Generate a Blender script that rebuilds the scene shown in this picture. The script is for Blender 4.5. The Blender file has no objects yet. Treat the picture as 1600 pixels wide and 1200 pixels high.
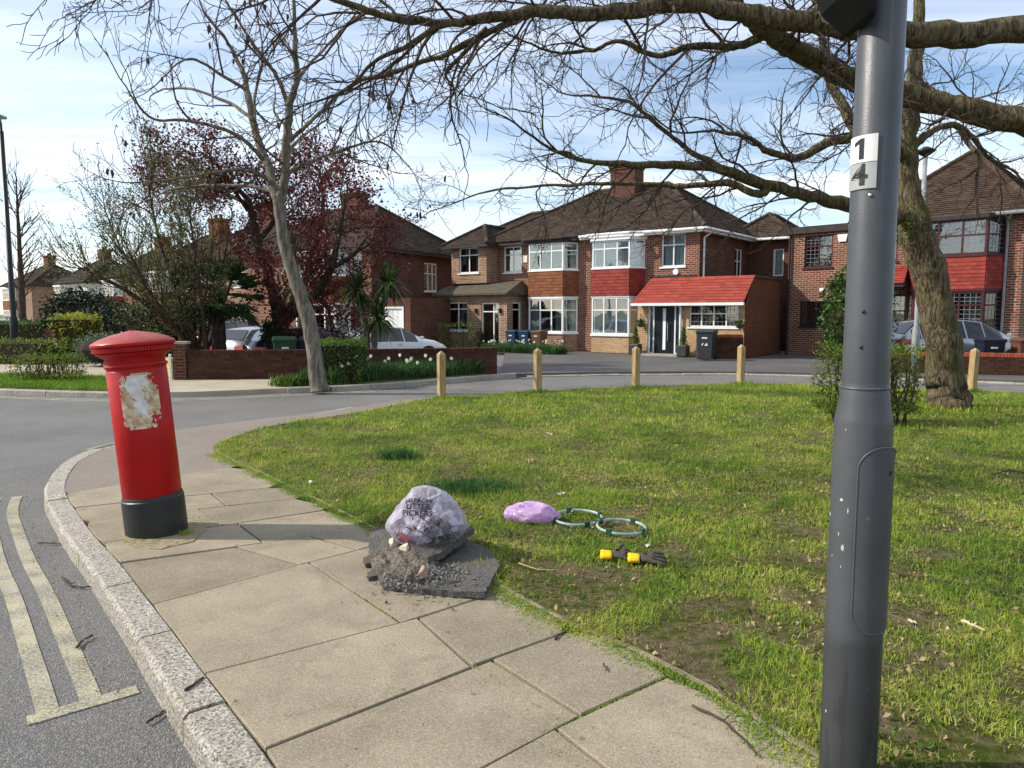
import bpy, bmesh, math, random
import numpy as np
from mathutils import Vector, Matrix, noise
from mathutils.bvhtree import BVHTree
R = math.radians
scene = bpy.context.scene
col = scene.collection
# ------------------------------------------------------------------ camera
F_PX = 1142.0; EYE = 1.6; PITCH = math.atan(110/1142.0)      # photo pixels (1600 wide), eye height, tilt down
cam_d = bpy.data.cameras.new('camera'); cam = bpy.data.objects.new('camera', cam_d); col.objects.link(cam)
cam.location = (0, 0, EYE); cam.rotation_euler = (math.pi/2 - PITCH, 0, 0)
cam_d.sensor_width = 36.0; cam_d.lens = 36.0*F_PX/1600.0; cam_d.clip_start = 0.05; cam_d.clip_end = 3000
scene.camera = cam
scene.render.resolution_x = 1024; scene.render.resolution_y = 768
# ------------------------------------------------------------------ world, sun, exposure
SUN_EL = R(37)
world = bpy.data.worlds.new('World'); scene.world = world; world.use_nodes = True
wt = world.node_tree; wt.nodes.clear()
def wn(t, **k):
    n = wt.nodes.new(t)
    for a, b in k.items(): setattr(n, a, b)
    return n
sky = wn('ShaderNodeTexSky', sky_type='NISHITA'); sky.sun_disc = False
sky.sun_elevation = SUN_EL; sky.sun_rotation = R(-90); sky.altitude = 60; sky.air_density = 1.0; sky.dust_density = 0.5; sky.ozone_density = 2.0
tc = wn('ShaderNodeTexCoord'); sep = wn('ShaderNodeSeparateXYZ'); wt.links.new(tc.outputs['Generated'], sep.inputs[0])
def wmath(op, a, b=None):
    n = wn('ShaderNodeMath', operation=op)
    for i, v in enumerate((a, b)):
        if v is None: continue
        if isinstance(v, (int, float)): n.inputs[i].default_value = v
        else: wt.links.new(v, n.inputs[i])
    return n.outputs[0]
zz = wmath('MAXIMUM', wmath('ADD', sep.outputs[2], 0.06), 0.02)
cmb = wn('ShaderNodeCombineXYZ')
wt.links.new(wmath('DIVIDE', sep.outputs[0], zz), cmb.inputs[0]); wt.links.new(wmath('DIVIDE', sep.outputs[1], zz), cmb.inputs[1])
mp = wn('ShaderNodeMapping'); mp.inputs['Scale'].default_value = (0.16, 0.5, 1); mp.inputs['Rotation'].default_value = (0, 0, R(8)); mp.inputs['Location'].default_value = (3.1, 1.7, 0)
wt.links.new(cmb.outputs[0], mp.inputs[0])
nz = wn('ShaderNodeTexNoise'); nz.inputs['Scale'].default_value = 1.5; nz.inputs['Detail'].default_value = 9; nz.inputs['Roughness'].default_value = 0.58; nz.inputs['Distortion'].default_value = 0.7
wt.links.new(mp.outputs[0], nz.inputs['Vector'])
rmp = wn('ShaderNodeValToRGB'); rmp.color_ramp.elements[0].position = 0.36; rmp.color_ramp.elements[1].position = 0.72
rmp.color_ramp.elements[1].color = (0.85, 0.85, 0.85, 1)
wt.links.new(nz.outputs['Fac'], rmp.inputs[0])
mix = wn('ShaderNodeMix', data_type='RGBA'); wt.links.new(rmp.outputs[0], mix.inputs[0]); wt.links.new(sky.outputs[0], mix.inputs[6]); mix.inputs[7].default_value = (8.4, 8.7, 9.1, 1)
bg = wn('ShaderNodeBackground'); bg.inputs[1].default_value = 0.142; wt.links.new(mix.outputs[2], bg.inputs[0])
wo = wn('ShaderNodeOutputWorld'); wt.links.new(bg.outputs[0], wo.inputs[0])
sd = bpy.data.lights.new('sun', 'SUN'); sd.energy = 4.3; sd.angle = R(0.53); sd.color = (1.0, 0.93, 0.82)
sun = bpy.data.objects.new('sun', sd); col.objects.link(sun); sun.location = (-30, 0, 25)
sun.rotation_euler = Vector((math.cos(SUN_EL), 0.0, -math.sin(SUN_EL))).to_track_quat('-Z', 'Y').to_euler()
vs = scene.view_settings; vs.view_transform = 'Standard'; vs.look = 'None'; vs.gamma = 1; vs.exposure = 0.36; vs.use_curve_mapping = False
# ------------------------------------------------------------------ survey helpers: photo pixel -> place
CP, SP = math.cos(PITCH), math.sin(PITCH)
def _ray(x, y):
    a = (x-800)/F_PX; b = (600-y)/F_PX
    return a, CP+b*SP, b*CP-SP
def G(x, y, z=0.0):                       # ground point (height z) under a surveyed point
    d = _ray(x, y); t = (z-EYE)/d[2]; return Vector((d[0]*t, d[1]*t, z))
def PT(x, y, Y):                          # point at a surveyed distance Y
    d = _ray(x, y); t = Y/d[1]; return Vector((d[0]*t, Y, EYE+d[2]*t))
# ------------------------------------------------------------------ mesh builder
class MB:
    def __init__(s): s.v = []; s.f = []
    def add(s, vs_, fs):
        b = len(s.v); s.v.extend([tuple(v) for v in vs_]); s.f.extend([tuple(i+b for i in f) for f in fs])
    def box(s, x0, x1, y0, y1, z0, z1):
        s.add([(x0,y0,z0),(x1,y0,z0),(x1,y1,z0),(x0,y1,z0),(x0,y0,z1),(x1,y0,z1),(x1,y1,z1),(x0,y1,z1)],
              [(0,3,2,1),(4,5,6,7),(0,1,5,4),(1,2,6,5),(2,3,7,6),(3,0,4,7)])
    def fbox(s, o, u, x0, x1, z0, z1, d0, d1):    # box in a wall's frame: along u, up, depth inwards
        u = Vector(u).normalized(); n = u.cross(Vector((0,0,1))); o = Vector(o)
        p = lambda x, z, d: o+u*x+Vector((0,0,z))-n*d
        s.add([p(x0,z0,d0),p(x1,z0,d0),p(x1,z0,d1),p(x0,z0,d1),p(x0,z1,d0),p(x1,z1,d0),p(x1,z1,d1),p(x0,z1,d1)],
              [(0,3,2,1),(4,5,6,7),(0,1,5,4),(1,2,6,5),(2,3,7,6),(3,0,4,7)])
    def prism(s, poly, z0, z1):
        n = len(poly); a = 0
        for i in range(n):
            p, q = poly[i], poly[(i+1) % n]; a += p[0]*q[1]-q[0]*p[1]
        if a < 0: poly = poly[::-1]
        s.add([(p[0],p[1],z0) for p in poly]+[(p[0],p[1],z1) for p in poly],
              [tuple(range(n-1,-1,-1)), tuple(range(n,2*n))]+[(i,(i+1)%n,n+(i+1)%n,n+i) for i in range(n)])
    def lathe(s, prof, n=24, c=(0,0,0), cap=True):
        k = len(prof); vs_ = []; fs = []
        for r, z in prof:
            for i in range(n):
                a = 2*math.pi*i/n; vs_.append((c[0]+r*math.cos(a), c[1]+r*math.sin(a), c[2]+z))
        for j in range(k-1):
            for i in range(n): fs.append((j*n+i, j*n+(i+1)%n, (j+1)*n+(i+1)%n, (j+1)*n+i))
        if cap: fs += [tuple(range(n-1,-1,-1)), tuple(range((k-1)*n, k*n))]
        s.add(vs_, fs)
    def tube(s, pts, rad, n=5, cap=True):
        k = len(pts)
        if k < 2: return
        b = len(s.v); prev = None
        for j in range(k):
            t = pts[min(j+1,k-1)]-pts[max(j-1,0)]
            if t.length < 1e-9: t = Vector((0,0,1))
            t.normalize()
            if prev is None: x = t.orthogonal().normalized()
            else:
                x = prev-t*prev.dot(t)
                x = x.normalized() if x.length > 1e-6 else t.orthogonal().normalized()
            prev = x; y = t.cross(x); r = rad[j] if not isinstance(rad, (int,float)) else rad; p = pts[j]
            for i in range(n):
                a = 2*math.pi*i/n; q = p+x*(r*math.cos(a))+y*(r*math.sin(a)); s.v.append((q.x,q.y,q.z))
        for j in range(k-1):
            for i in range(n): s.f.append((b+j*n+i, b+j*n+(i+1)%n, b+(j+1)*n+(i+1)%n, b+(j+1)*n+i))
        if cap: s.f.append(tuple(b+i for i in range(n-1,-1,-1))); s.f.append(tuple(b+(k-1)*n+i for i in range(n)))
    def mesh(s, name, mat, smooth=False):
        m = bpy.data.meshes.new(name); m.from_pydata(s.v, [], s.f); m.update()
        if mat: m.materials.append(mat)
        if smooth: m.shade_smooth()
        return m
    def build(s, name, mat, parent=None, smooth=False, bevel=0, kind=None, label=None):
        o = bpy.data.objects.new(name, s.mesh(name, mat, smooth)); col.objects.link(o)
        if parent: o.parent = parent
        if bevel:
            bv = o.modifiers.new('bevel', 'BEVEL'); bv.width = bevel; bv.segments = 2; bv.limit_method = 'ANGLE'; bv.angle_limit = R(35)
        if kind: o['kind'] = kind
        if label: o['label'] = label
        return o
def np_mesh(name, verts, faces3, mat, parent=None, kind=None):
    m = bpy.data.meshes.new(name); nv, nf = len(verts), len(faces3)
    m.vertices.add(nv); m.vertices.foreach_set('co', np.asarray(verts, np.float32).ravel())
    m.loops.add(nf*3); m.loops.foreach_set('vertex_index', np.asarray(faces3, np.int32).ravel())
    m.polygons.add(nf); m.polygons.foreach_set('loop_start', np.arange(0, nf*3, 3, dtype=np.int32)); m.polygons.foreach_set('loop_total', np.full(nf, 3, np.int32))
    m.update(calc_edges=True); m.materials.append(mat)
    o = bpy.data.objects.new(name, m); col.objects.link(o)
    if parent: o.parent = parent
    if kind: o['kind'] = kind
    return o
def thing(name, label, cat, loc=(0,0,0), rz=0, group=None):
    o = bpy.data.objects.new(name, None); col.objects.link(o); o.empty_display_size = 0.2
    o.location = loc; o.rotation_euler = (0,0,rz); tag(o, label, cat, group); return o
def tag(o, label, cat, group=None):
    o['label'] = label; o['category'] = cat
    if group: o['group'] = group
    return o
def struct(o): o['kind'] = 'structure'; return o
def copy_tree(o, parent=None):
    c = o.copy(); col.objects.link(c); c.parent = parent
    for ch in list(o.children): copy_tree(ch, c)
    return c
# ------------------------------------------------------------------ materials
class NT:
    def __init__(s, name):
        s.m = bpy.data.materials.new(name); s.m.use_nodes = True; s.t = s.m.node_tree; s.b = s.t.nodes['Principled BSDF']; s.out = s.t.nodes['Material Output']
    def n(s, ty, ins=None, **k):
        x = s.t.nodes.new(ty)
        for a, b in k.items(): setattr(x, a, b)
        for a, b in (ins or {}).items(): s.set(x.inputs[a], b)
        return x
    def set(s, sock, v):
        if isinstance(v, bpy.types.NodeSocket): s.t.links.new(v, sock)
        elif isinstance(v, bpy.types.Node): s.t.links.new(v.outputs[0], sock)
        else: sock.default_value = v
    def math(s, op, a, b=0.0, c=None, clamp=False):
        x = s.n('ShaderNodeMath', operation=op, use_clamp=clamp); s.set(x.inputs[0], a); s.set(x.inputs[1], b)
        if c is not None: s.set(x.inputs[2], c)
        return x.outputs[0]
    def mixc(s, f, a, b, mode='MIX'):
        x = s.n('ShaderNodeMix', data_type='RGBA', blend_type=mode); s.set(x.inputs[0], f)
        s.set(x.inputs[6], a if not isinstance(a, tuple) else (*a[:3],1)); s.set(x.inputs[7], b if not isinstance(b, tuple) else (*b[:3],1)); return x.outputs[2]
    def noise(s, vec, scale, detail=5, rough=.55, dist=0):
        return s.n('ShaderNodeTexNoise', {'Vector': vec, 'Scale': scale, 'Detail': detail, 'Roughness': rough, 'Distortion': dist}).outputs['Fac']
    def ramp(s, f, stops):
        x = s.n('ShaderNodeValToRGB', {'Fac': f}); e = x.color_ramp.elements
        while len(e) < len(stops): e.new(0.5)
        for q, (p, c) in zip(e, stops):
            q.position = p; q.color = (c, c, c, 1) if isinstance(c, (int,float)) else (*c[:3], 1)
        return x.outputs[0]
    def bump(s, h, strength=.3, dist=.01, norm=None):
        x = s.n('ShaderNodeBump', {'Height': h, 'Strength': strength, 'Distance': dist})
        if norm: s.set(x.inputs['Normal'], norm)
        return x.outputs[0]
    def vary(s, c, amt, island=False):
        r = s.n('ShaderNodeNewGeometry').outputs['Random Per Island'] if island else s.n('ShaderNodeObjectInfo').outputs['Random']
        v = s.math('MULTIPLY_ADD', r, 2*amt, 1-amt)
        return s.mixc(1.0, c, s.n('ShaderNodeCombineColor', {0: v, 1: v, 2: v}).outputs[0], 'MULTIPLY')
    def fin(s, color=None, rough=None, normal=None, spec=None, metal=None):
        if color is not None: s.set(s.b.inputs['Base Color'], (*color[:3],1) if isinstance(color, tuple) else color)
        if rough is not None: s.set(s.b.inputs['Roughness'], rough)
        if normal is not None: s.set(s.b.inputs['Normal'], normal)
        if spec is not None: s.set(s.b.inputs['Specular IOR Level'], spec)
        if metal is not None: s.set(s.b.inputs['Metallic'], metal)
        return s.m
    def obj(s): return s.n('ShaderNodeTexCoord').outputs['Object']
def lin(r, g, b):
    f = lambda c: (c/255/12.92 if c/255 <= .04045 else ((c/255+.055)/1.055)**2.4)
    return (f(r), f(g), f(b))
def pm(name, cols, scale=6, rough=.8, bump=.2, bscale=60, bd=.01, spec=.3, vary=0, island=0, metal=0, detail=6, lo=.3, hi=.7):
    t = NT(name); o = t.obj(); k = len(cols)
    c = t.ramp(t.noise(o, scale, detail), [(lo+(hi-lo)*i/max(k-1,1), q) for i, q in enumerate(cols)]) if k > 1 else t.mixc(0.0, cols[0], cols[0])
    if vary: c = t.vary(c, vary)
    if island: c = t.vary(c, island, True)
    return t.fin(c, rough, t.bump(t.noise(o, bscale, 4), bump, bd) if bump else None, spec, metal)
def brickmat(name, c1, c2, mortar, bw=.225, rh=.075, ms=.011, tint=None, bump=.5):
    t = NT(name); tcn = t.n('ShaderNodeTexCoord'); so = t.n('ShaderNodeSeparateXYZ', {0: tcn.outputs['Object']}); sn = t.n('ShaderNodeSeparateXYZ', {0: tcn.outputs['Normal']})
    k = t.math('GREATER_THAN', t.math('ABSOLUTE', sn.outputs[0]), .707)
    u = t.math('ADD', t.math('MULTIPLY', so.outputs[0], t.math('SUBTRACT', 1.0, k)), t.math('MULTIPLY', so.outputs[1], k))
    vec = t.n('ShaderNodeCombineXYZ', {0: u, 1: so.outputs[2]}).outputs[0]
    b = t.n('ShaderNodeTexBrick', {'Vector': vec, 'Color1': (*c1,1), 'Color2': (*c2,1), 'Mortar': (*mortar,1), 'Scale': 1.0, 'Mortar Size': ms, 'Mortar Smooth': .2, 'Bias': -.1, 'Brick Width': bw, 'Row Height': rh})
    big = t.noise(tcn.outputs['Object'], 1.1, 4)
    c = t.mixc(t.ramp(big, [(.35, 0.0), (.7, .45)]), b.outputs['Color'], tint or tuple(x*.55 for x in c1))
    fine = t.noise(tcn.outputs['Object'], 45, 3)
    c = t.mixc(.5, c, t.ramp(fine, [(.3, .45), (.7, 1.25)]), 'MULTIPLY')
    h = t.math('ADD', t.math('MULTIPLY', b.outputs['Fac'], -1.0), t.math('MULTIPLY', fine, .3))
    return t.fin(c, .9, t.bump(h, bump, .012), .15)
def glassmat(name, tint=(.8,.85,.85), ior=1.5, boost=.06):
    t = NT(name); fr = t.n('ShaderNodeFresnel', {'IOR': ior}).outputs[0]; fac = t.math('ADD', t.math('MULTIPLY', fr, 1.3), boost, clamp=True)
    g = t.n('ShaderNodeBsdfGlossy', {'Color': (1,1,1,1), 'Roughness': .01}); tr = t.n('ShaderNodeBsdfTransparent', {'Color': (*tint,1)})
    nb = t.bump(t.noise(t.obj(), 1.3, 1), .12, .05); t.set(g.inputs['Normal'], nb)
    mx = t.n('ShaderNodeMixShader', {0: fac, 1: tr.outputs[0], 2: g.outputs[0]}); t.set(t.out.inputs['Surface'], mx.outputs[0]); return t.m
M = {}
M['white'] = pm('white_upvc', [lin(215,216,214), lin(235,235,232)], 3, .35, .05, 40, spec=.5)
M['glass'] = glassmat('window_glass')
M['carglass'] = pm('car_glass', [(.012,.014,.016), (.018,.02,.022)], 3, .04, 0, spec=.7)
M['net'] = pm('net_curtain', [lin(214,218,222), lin(240,242,244)], 14, .95, .3, 30)
M['drape'] = pm('drape_curtain', [lin(150,146,138), lin(200,196,186)], 9, .95, .3, 20)
M['cream'] = pm('cream_blind', [lin(205,200,185), lin(222,216,200)], 5, .9, .1)
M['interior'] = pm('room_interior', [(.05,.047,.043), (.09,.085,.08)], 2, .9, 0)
M['lead'] = pm('lead_strip', [(.16,.165,.17), (.24,.245,.25)], 20, .4, 0)
M['maroon'] = pm('maroon_window_paint', [lin(58,24,28), lin(80,34,38)], 6, .45, .1)
M['black'] = pm('black_paint', [(.012,.012,.013), (.02,.02,.021)], 8, .4, .15, 90, .002)
M['darkdoor'] = pm('dark_navy_door', [(.008,.010,.016), (.014,.017,.024)], 4, .3, .05)
M['steel'] = pm('brushed_steel', [(.5,.5,.5), (.6,.6,.6)], 10, .25, 0, metal=1)
M['brickA'] = brickmat('brick_buff_red', lin(156,114,86), lin(104,66,50), lin(194,180,160), tint=lin(100,66,50))
M['brickB'] = brickmat('brick_red', lin(134,78,58), lin(88,50,40), lin(178,158,138), tint=lin(84,48,38))
M['brickC'] = brickmat('brick_dark_red', lin(104,60,47), lin(74,43,35), lin(116,98,84), tint=lin(66,38,31))
M['brickL'] = brickmat('brick_light_base', lin(190,158,112), lin(160,116,80), lin(196,184,160), tint=lin(150,110,76))
M['brickS'] = brickmat('brick_side_brown', lin(116,76,54), lin(100,62,44), lin(116,84,62), ms=.005)
M['brickG'] = brickmat('brick_garden_wall', lin(96,58,42), lin(72,42,34), lin(98,84,70), tint=lin(52,40,32), bump=.8)
M['brickY'] = brickmat('brick_yellow_pier', lin(170,142,84), lin(146,112,66), lin(150,134,104))
M['rooftile'] = pm('brown_roof_tiles', [lin(52,44,38), lin(74,63,54), lin(60,49,42)], 1.2, .9, .5, 30, .01, .15, island=.3)
M['roofdark'] = pm('dark_roof_tiles', [lin(52,44,40), lin(74,62,54)], 1.2, .9, .5, 30, .01, .15, island=.3)
M['roofred'] = pm('redbrown_roof_tiles', [lin(54,44,37), lin(74,60,49), lin(62,48,40)], 1.4, .9, .5, 30, .01, .15, island=.3)
M['redtile'] = pm('red_painted_tile', [lin(116,42,36), lin(140,58,48), lin(122,54,46)], 5, .75, .3, 40, .005, .2, vary=.22)
M['redtile2'] = pm('red_painted_tile_porch', [lin(126,50,42), lin(150,68,56), lin(134,62,52)], 3, .75, .3, 40, .005, .2, vary=.2)
M['clay'] = pm('brown_clay_hung_tile', [lin(104,62,42), lin(132,84,58), lin(92,56,42)], 4, .85, .3, 40, .005, .2, vary=.22)
M['mossroof'] = pm('mossy_felt_roof', [lin(62,58,50), lin(92,86,74), lin(74,72,58)], 3, .95, .5, 40, .02, .1)
M['lintel'] = pm('dark_fascia', [lin(36,32,30), lin(52,46,42)], 4, .6, .1)
M['concrete'] = pm('concrete', [lin(140,132,118), lin(172,164,148)], 6, .9, .35, 120, .004)
M['metalgrey'] = pm('grey_galvanised', [lin(120,122,122), lin(150,152,152)], 8, .5, .1, 60)
# ------------------------------------------------------------------ ground materials
def m_asphalt(name, dark, light, stone, sc=1.0):
    t = NT(name); o = t.obj()
    v = t.n('ShaderNodeTexVoronoi', {'Vector': o, 'Scale': 170*sc}); vr = t.n('ShaderNodeSeparateColor', {0: v.outputs['Color']}).outputs[0]
    base = t.ramp(t.noise(o, .55, 6, .6), [(.3, dark), (.7, light)])
    sp = t.ramp(vr, [(.55, 0.0), (.98, 1.0)]); c = t.mixc(t.math('MULTIPLY', sp, .55), base, stone)
    c = t.mixc(.7, c, t.ramp(t.noise(o, 130*sc, 4), [(.3, .5), (.72, 1.35)]), 'MULTIPLY')
    h = t.math('ADD', t.math('MULTIPLY', v.outputs['Distance'], -.8), t.noise(o, 60*sc, 4))
    return t.fin(c, .82, t.bump(h, .75, .008), .35)
M['road'] = m_asphalt('road_asphalt', lin(88,87,86), lin(114,112,109), lin(160,157,151))
M['tarpath'] = m_asphalt('pinkish_path_asphalt', lin(116,106,97), lin(140,129,118), lin(182,170,158), 1.1)
M['drive'] = m_asphalt('drive_asphalt', lin(74,72,72), lin(98,95,92), lin(122,120,116))
def m_slab():
    t = NT('paving_concrete'); o = t.obj()
    base = t.ramp(t.noise(o, 1.6, 7, .62), [(.28, lin(122,113,95)), (.5, lin(142,131,111)), (.72, lin(157,146,125))])
    base = t.vary(base, .15)
    stain = t.ramp(t.noise(o, 3.1, 6, .65, .6), [(.50, 0.0), (.72, .6)]); c = t.mixc(stain, base, lin(112,103,85))
    gum = t.ramp(t.n('ShaderNodeTexVoronoi', {'Vector': o, 'Scale': 4.2}).outputs['Distance'], [(.055, .65), (.075, 0.0)]); c = t.mixc(gum, c, lin(96,90,78))
    v = t.n('ShaderNodeTexVoronoi', {'Vector': o, 'Scale': 230.0}); vr = t.n('ShaderNodeSeparateColor', {0: v.outputs['Color']}).outputs[0]
    c = t.mixc(t.math('MULTIPLY', t.ramp(vr, [(.72, 0.0), (.95, 1.0)]), .3), c, lin(196,188,170))
    c = t.mixc(t.math('MULTIPLY', t.ramp(vr, [(.05, 1.0), (.24, 0.0)]), .4), c, lin(98,90,78))
    c = t.mixc(.45, c, t.ramp(t.noise(o, 90, 4), [(.3, .6), (.7, 1.25)]), 'MULTIPLY')
    return t.fin(c, .9, t.bump(t.math('ADD', t.noise(o, 140, 4), t.math('MULTIPLY', t.noise(o, 9, 3), .6)), .45, .005), .2)
M['slab'] = m_slab()
def m_granite():
    t = NT('granite_kerb'); o = t.obj()
    v = t.n('ShaderNodeTexVoronoi', {'Vector': o, 'Scale': 120.0}); vr = t.n('ShaderNodeSeparateColor', {0: v.outputs['Color']}).outputs[0]
    c = t.ramp(vr, [(.05, lin(88,84,76)), (.25, lin(140,134,123)), (.7, lin(168,162,150)), (.97, lin(192,187,176))])
    c = t.vary(t.mixc(t.ramp(t.noise(o, 3, 5), [(.45, 0.0), (.75, .4)]), c, lin(132,120,98)), .08)
    h = t.math('ADD', t.noise(o, 55, 5, .65), t.math('MULTIPLY', t.noise(o, 16, 3), .8))
    return t.fin(c, .85, t.bump(h, .8, .012), .25)
M['granite'] = m_granite()
M['soil'] = pm('bare_soil', [lin(72,60,44), lin(112,96,72), lin(88,76,56)], 9, .95, .7, 50, .02, .1)
M['jointsoil'] = pm('joint_dirt', [lin(44,38,28), lin(74,68,42)], 14, .95, .4, 80)
def m_lawn():
    t = NT('lawn_soil_moss'); o = t.obj()
    n1 = t.noise(o, 2.6, 6, .62); n2 = t.noise(o, 12, 6, .65)
    g = t.ramp(n2, [(.3, lin(64,74,28)), (.55, lin(92,100,40)), (.72, lin(112,108,58))])
    d = t.ramp(t.noise(o, 30, 5), [(.3, lin(88,75,56)), (.7, lin(150,134,108))])
    c = t.mixc(t.ramp(t.math('MULTIPLY_ADD', n2, .5, t.math('MULTIPLY', n1, .6)), [(.485, 0.0), (.60, .9)]), g, d)
    return t.fin(c, .95, t.bump(t.math('ADD', t.noise(o, 45, 5, .7), t.noise(o, 160, 3, .7)), 1.0, .03), .1)
M['lawn'] = m_lawn()
def m_grass(name, stops, island=.35):
    t = NT(name); o = t.obj()
    c = t.ramp(t.math('ADD', t.math('MULTIPLY', t.noise(o, .8, 5, .6), .6), t.math('MULTIPLY', t.noise(o, 5, 4), .4)), stops)
    c = t.vary(c, island, True)
    d = t.fin(c, .6, None, .25)
    tl = t.n('ShaderNodeBsdfTranslucent', {'Color': c}); mx = t.n('ShaderNodeMixShader', {0: .35, 1: t.b.outputs[0], 2: tl.outputs[0]})
    t.set(t.out.inputs['Surface'], mx.outputs[0]); return t.m
M['grass'] = m_grass('grass_blades', [(.36, lin(88,117,38)), (.46, lin(123,150,50)), (.55, lin(155,168,64)), (.66, lin(182,176,94))], .35)
M['verge'] = m_grass('verge_grass', [(.4, lin(86,124,34)), (.6, lin(120,152,48))], .3)
M['tuft'] = m_grass('dark_tuft_grass', [(.4, lin(46,84,38)), (.6, lin(74,112,56))], .35)
M['dry'] = m_grass('dead_leaf_litter', [(.35, lin(112,92,62)), (.5, lin(158,138,98)), (.65, lin(196,178,136))], .4)
def m_yellow():
    t = NT('worn_yellow_paint'); o = t.obj()
    w = t.ramp(t.math('ADD', t.math('MULTIPLY', t.noise(o, 70, 6, .7), .7), t.math('MULTIPLY', t.noise(o, 4, 4), .3)), [(.41, 0.0), (.57, .88)])
    c = t.mixc(w, lin(104,101,92), t.ramp(t.noise(o, 5, 4), [(.35, lin(176,170,150)), (.7, lin(186,178,144))]))
    return t.fin(c, .8, t.bump(t.noise(o, 110, 4), .7, .006), .3)
M['yellow'] = m_yellow()
# ------------------------------------------------------------------ ground sheets
rng = random.Random(7)
def V2(*a): return [Vector((x, y, 0)) for x, y in a]
m = MB(); m.prism([(-900,-300),(900,-300),(900,1500),(-900,1500)], -.9, -.5); struct(m.build('ground', pm('far_ground', [lin(86,92,52), lin(112,108,72)], .05, .95, 0)))
m = MB(); m.prism([(-70,-30),(45,-30),(45,30),(-70,60)], -.5, -.12); struct(m.build('road', M['road']))
KERB = [Vector((1.9,-1.25,0)), Vector((.45,.72,0))]+[G(x,y) for x,y in [(431,1200),(398,1155),(321,1056),(262,976),(227,932),(184,875),(144,833),(116,792),(101,770),(103,748),(122,720),(149,706),(182,695),(276,672),(319,665),(400,655),(514,643),(602,627),(655,621)]]+[Vector((0.2,15.0,0)), Vector((2.6,16.0,0)), Vector((5.2,16.85,0)), Vector((6.9,16.45,0)), Vector((9.5,15.2,0)), Vector((16,12.6,0)), Vector((24,8,0))]
EDGE = [Vector((3.6,-1.1,0)), Vector((1.75,1.55,0))]+[G(x,y) for x,y in [(1225,1160),(1130,1090),(975,1010),(880,975),(770,910),(600,835),(520,795),(430,750),(345,712),(330,700),(345,688),(420,665),(560,645)]]
def resample(pl, step):
    out = [pl[0].copy()]; acc = 0
    for a, b in zip(pl, pl[1:]):
        L = (b-a).length; t = step-acc
        while t <= L: out.append(a+(b-a)*(t/L)); t += step
        acc = (acc+L) % step if False else L-(t-step)
    return out
def smooth(pl, it=2):
    for _ in range(it):
        q = [pl[0]]
        for a, b in zip(pl, pl[1:]): q += [a*.75+b*.25, a*.25+b*.75]
        pl = q+[pl[-1]]
    return pl
KS = smooth(KERB); ES = smooth(EDGE)
def offset(pl, d):
    out = []
    for i in range(len(pl)):
        t = pl[min(i+1,len(pl)-1)]-pl[max(i-1,0)]; t.normalize(); out.append(pl[i]+Vector((-t.y, t.x, 0))*d)
    return out
def strip(mb, pl, d0, d1, z0, z1):
    a, b = offset(pl, d0), offset(pl, d1); n = len(pl); vs_ = []
    for p, q in zip(a, b): vs_ += [(p.x,p.y,z0),(q.x,q.y,z0),(p.x,p.y,z1),(q.x,q.y,z1)]
    fs = []
    for i in range(n-1):
        k = 4*i; fs += [(k,k+4,k+6,k+2),(k+1,k+3,k+7,k+5),(k+2,k+6,k+7,k+3),(k,k+1,k+5,k+4)]
    fs += [(0,2,3,1),(4*n-4,4*n-3,4*n-1,4*n-2)]; mb.add(vs_, fs)
# corner pavement: bedding, slabs, tarmac end; grass side edge ES, road side KS
R0a, R0b = G(105,770), G(357,731)
bed = [p for p in KS if p.y < R0a.y+.02]; edg = [p for p in ES if p.y < R0b.y and p.x > -3.4]
m = MB(); m.prism([(p.x,p.y) for p in bed]+[(R0a.x,R0a.y),(R0b.x,R0b.y)]+[(p.x,p.y) for p in reversed(edg)], -.45, -.035)
pave = struct(m.build('pavement', M['jointsoil']))
rows = [[(105,770),(357,731)], [(118,792),(420,762)], [(140,812),(462,779)], [(163,848),(506,797)], [(187,879),(583,824)], [(238,944),(446,888),(670,832)],
        [(318,1053),(628,973),(800,918)], [(413,1170),(690,1058),(884,989)], [(560,1302),(832,1152),(1042,1057)]]
rowsW = [[G(*p) for p in r] for r in rows]
dk = Vector((.56,-.78,0)).normalized()
for k, (dl, dr) in enumerate(((.78,.80),(1.55,1.65),(2.4,2.55),(3.3,3.5))):
    base = rowsW[8]; rowsW.append([base[0]+dk*dl, base[1]+dk*(dl+dr)/2, base[2]+dk*dr])
def along(pl, t):
    L = [(b-a).length for a, b in zip(pl, pl[1:])]; s_ = sum(L)*t
    for (a, b), l in zip(zip(pl, pl[1:]), L):
        if s_ <= l+1e-9: return a+(b-a)*(s_/l)
        s_ -= l
    return pl[-1].copy()
splits = [[(.5,.5)], [(.36,.36),(.68,.64)], [(.5,.5)], [(.57,.53)], [(.42,.47),(.72,.69)], [(.5,.56)], [(.62,.63)], [(.70,.66)], [(.57,.55)], [(.35,.35),(.8,.8)], [(.6,.6)], [(.4,.4)]]
def edge_clip(p, pl, side):      # pull a slab corner to the pavement's curved edge
    return p
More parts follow.
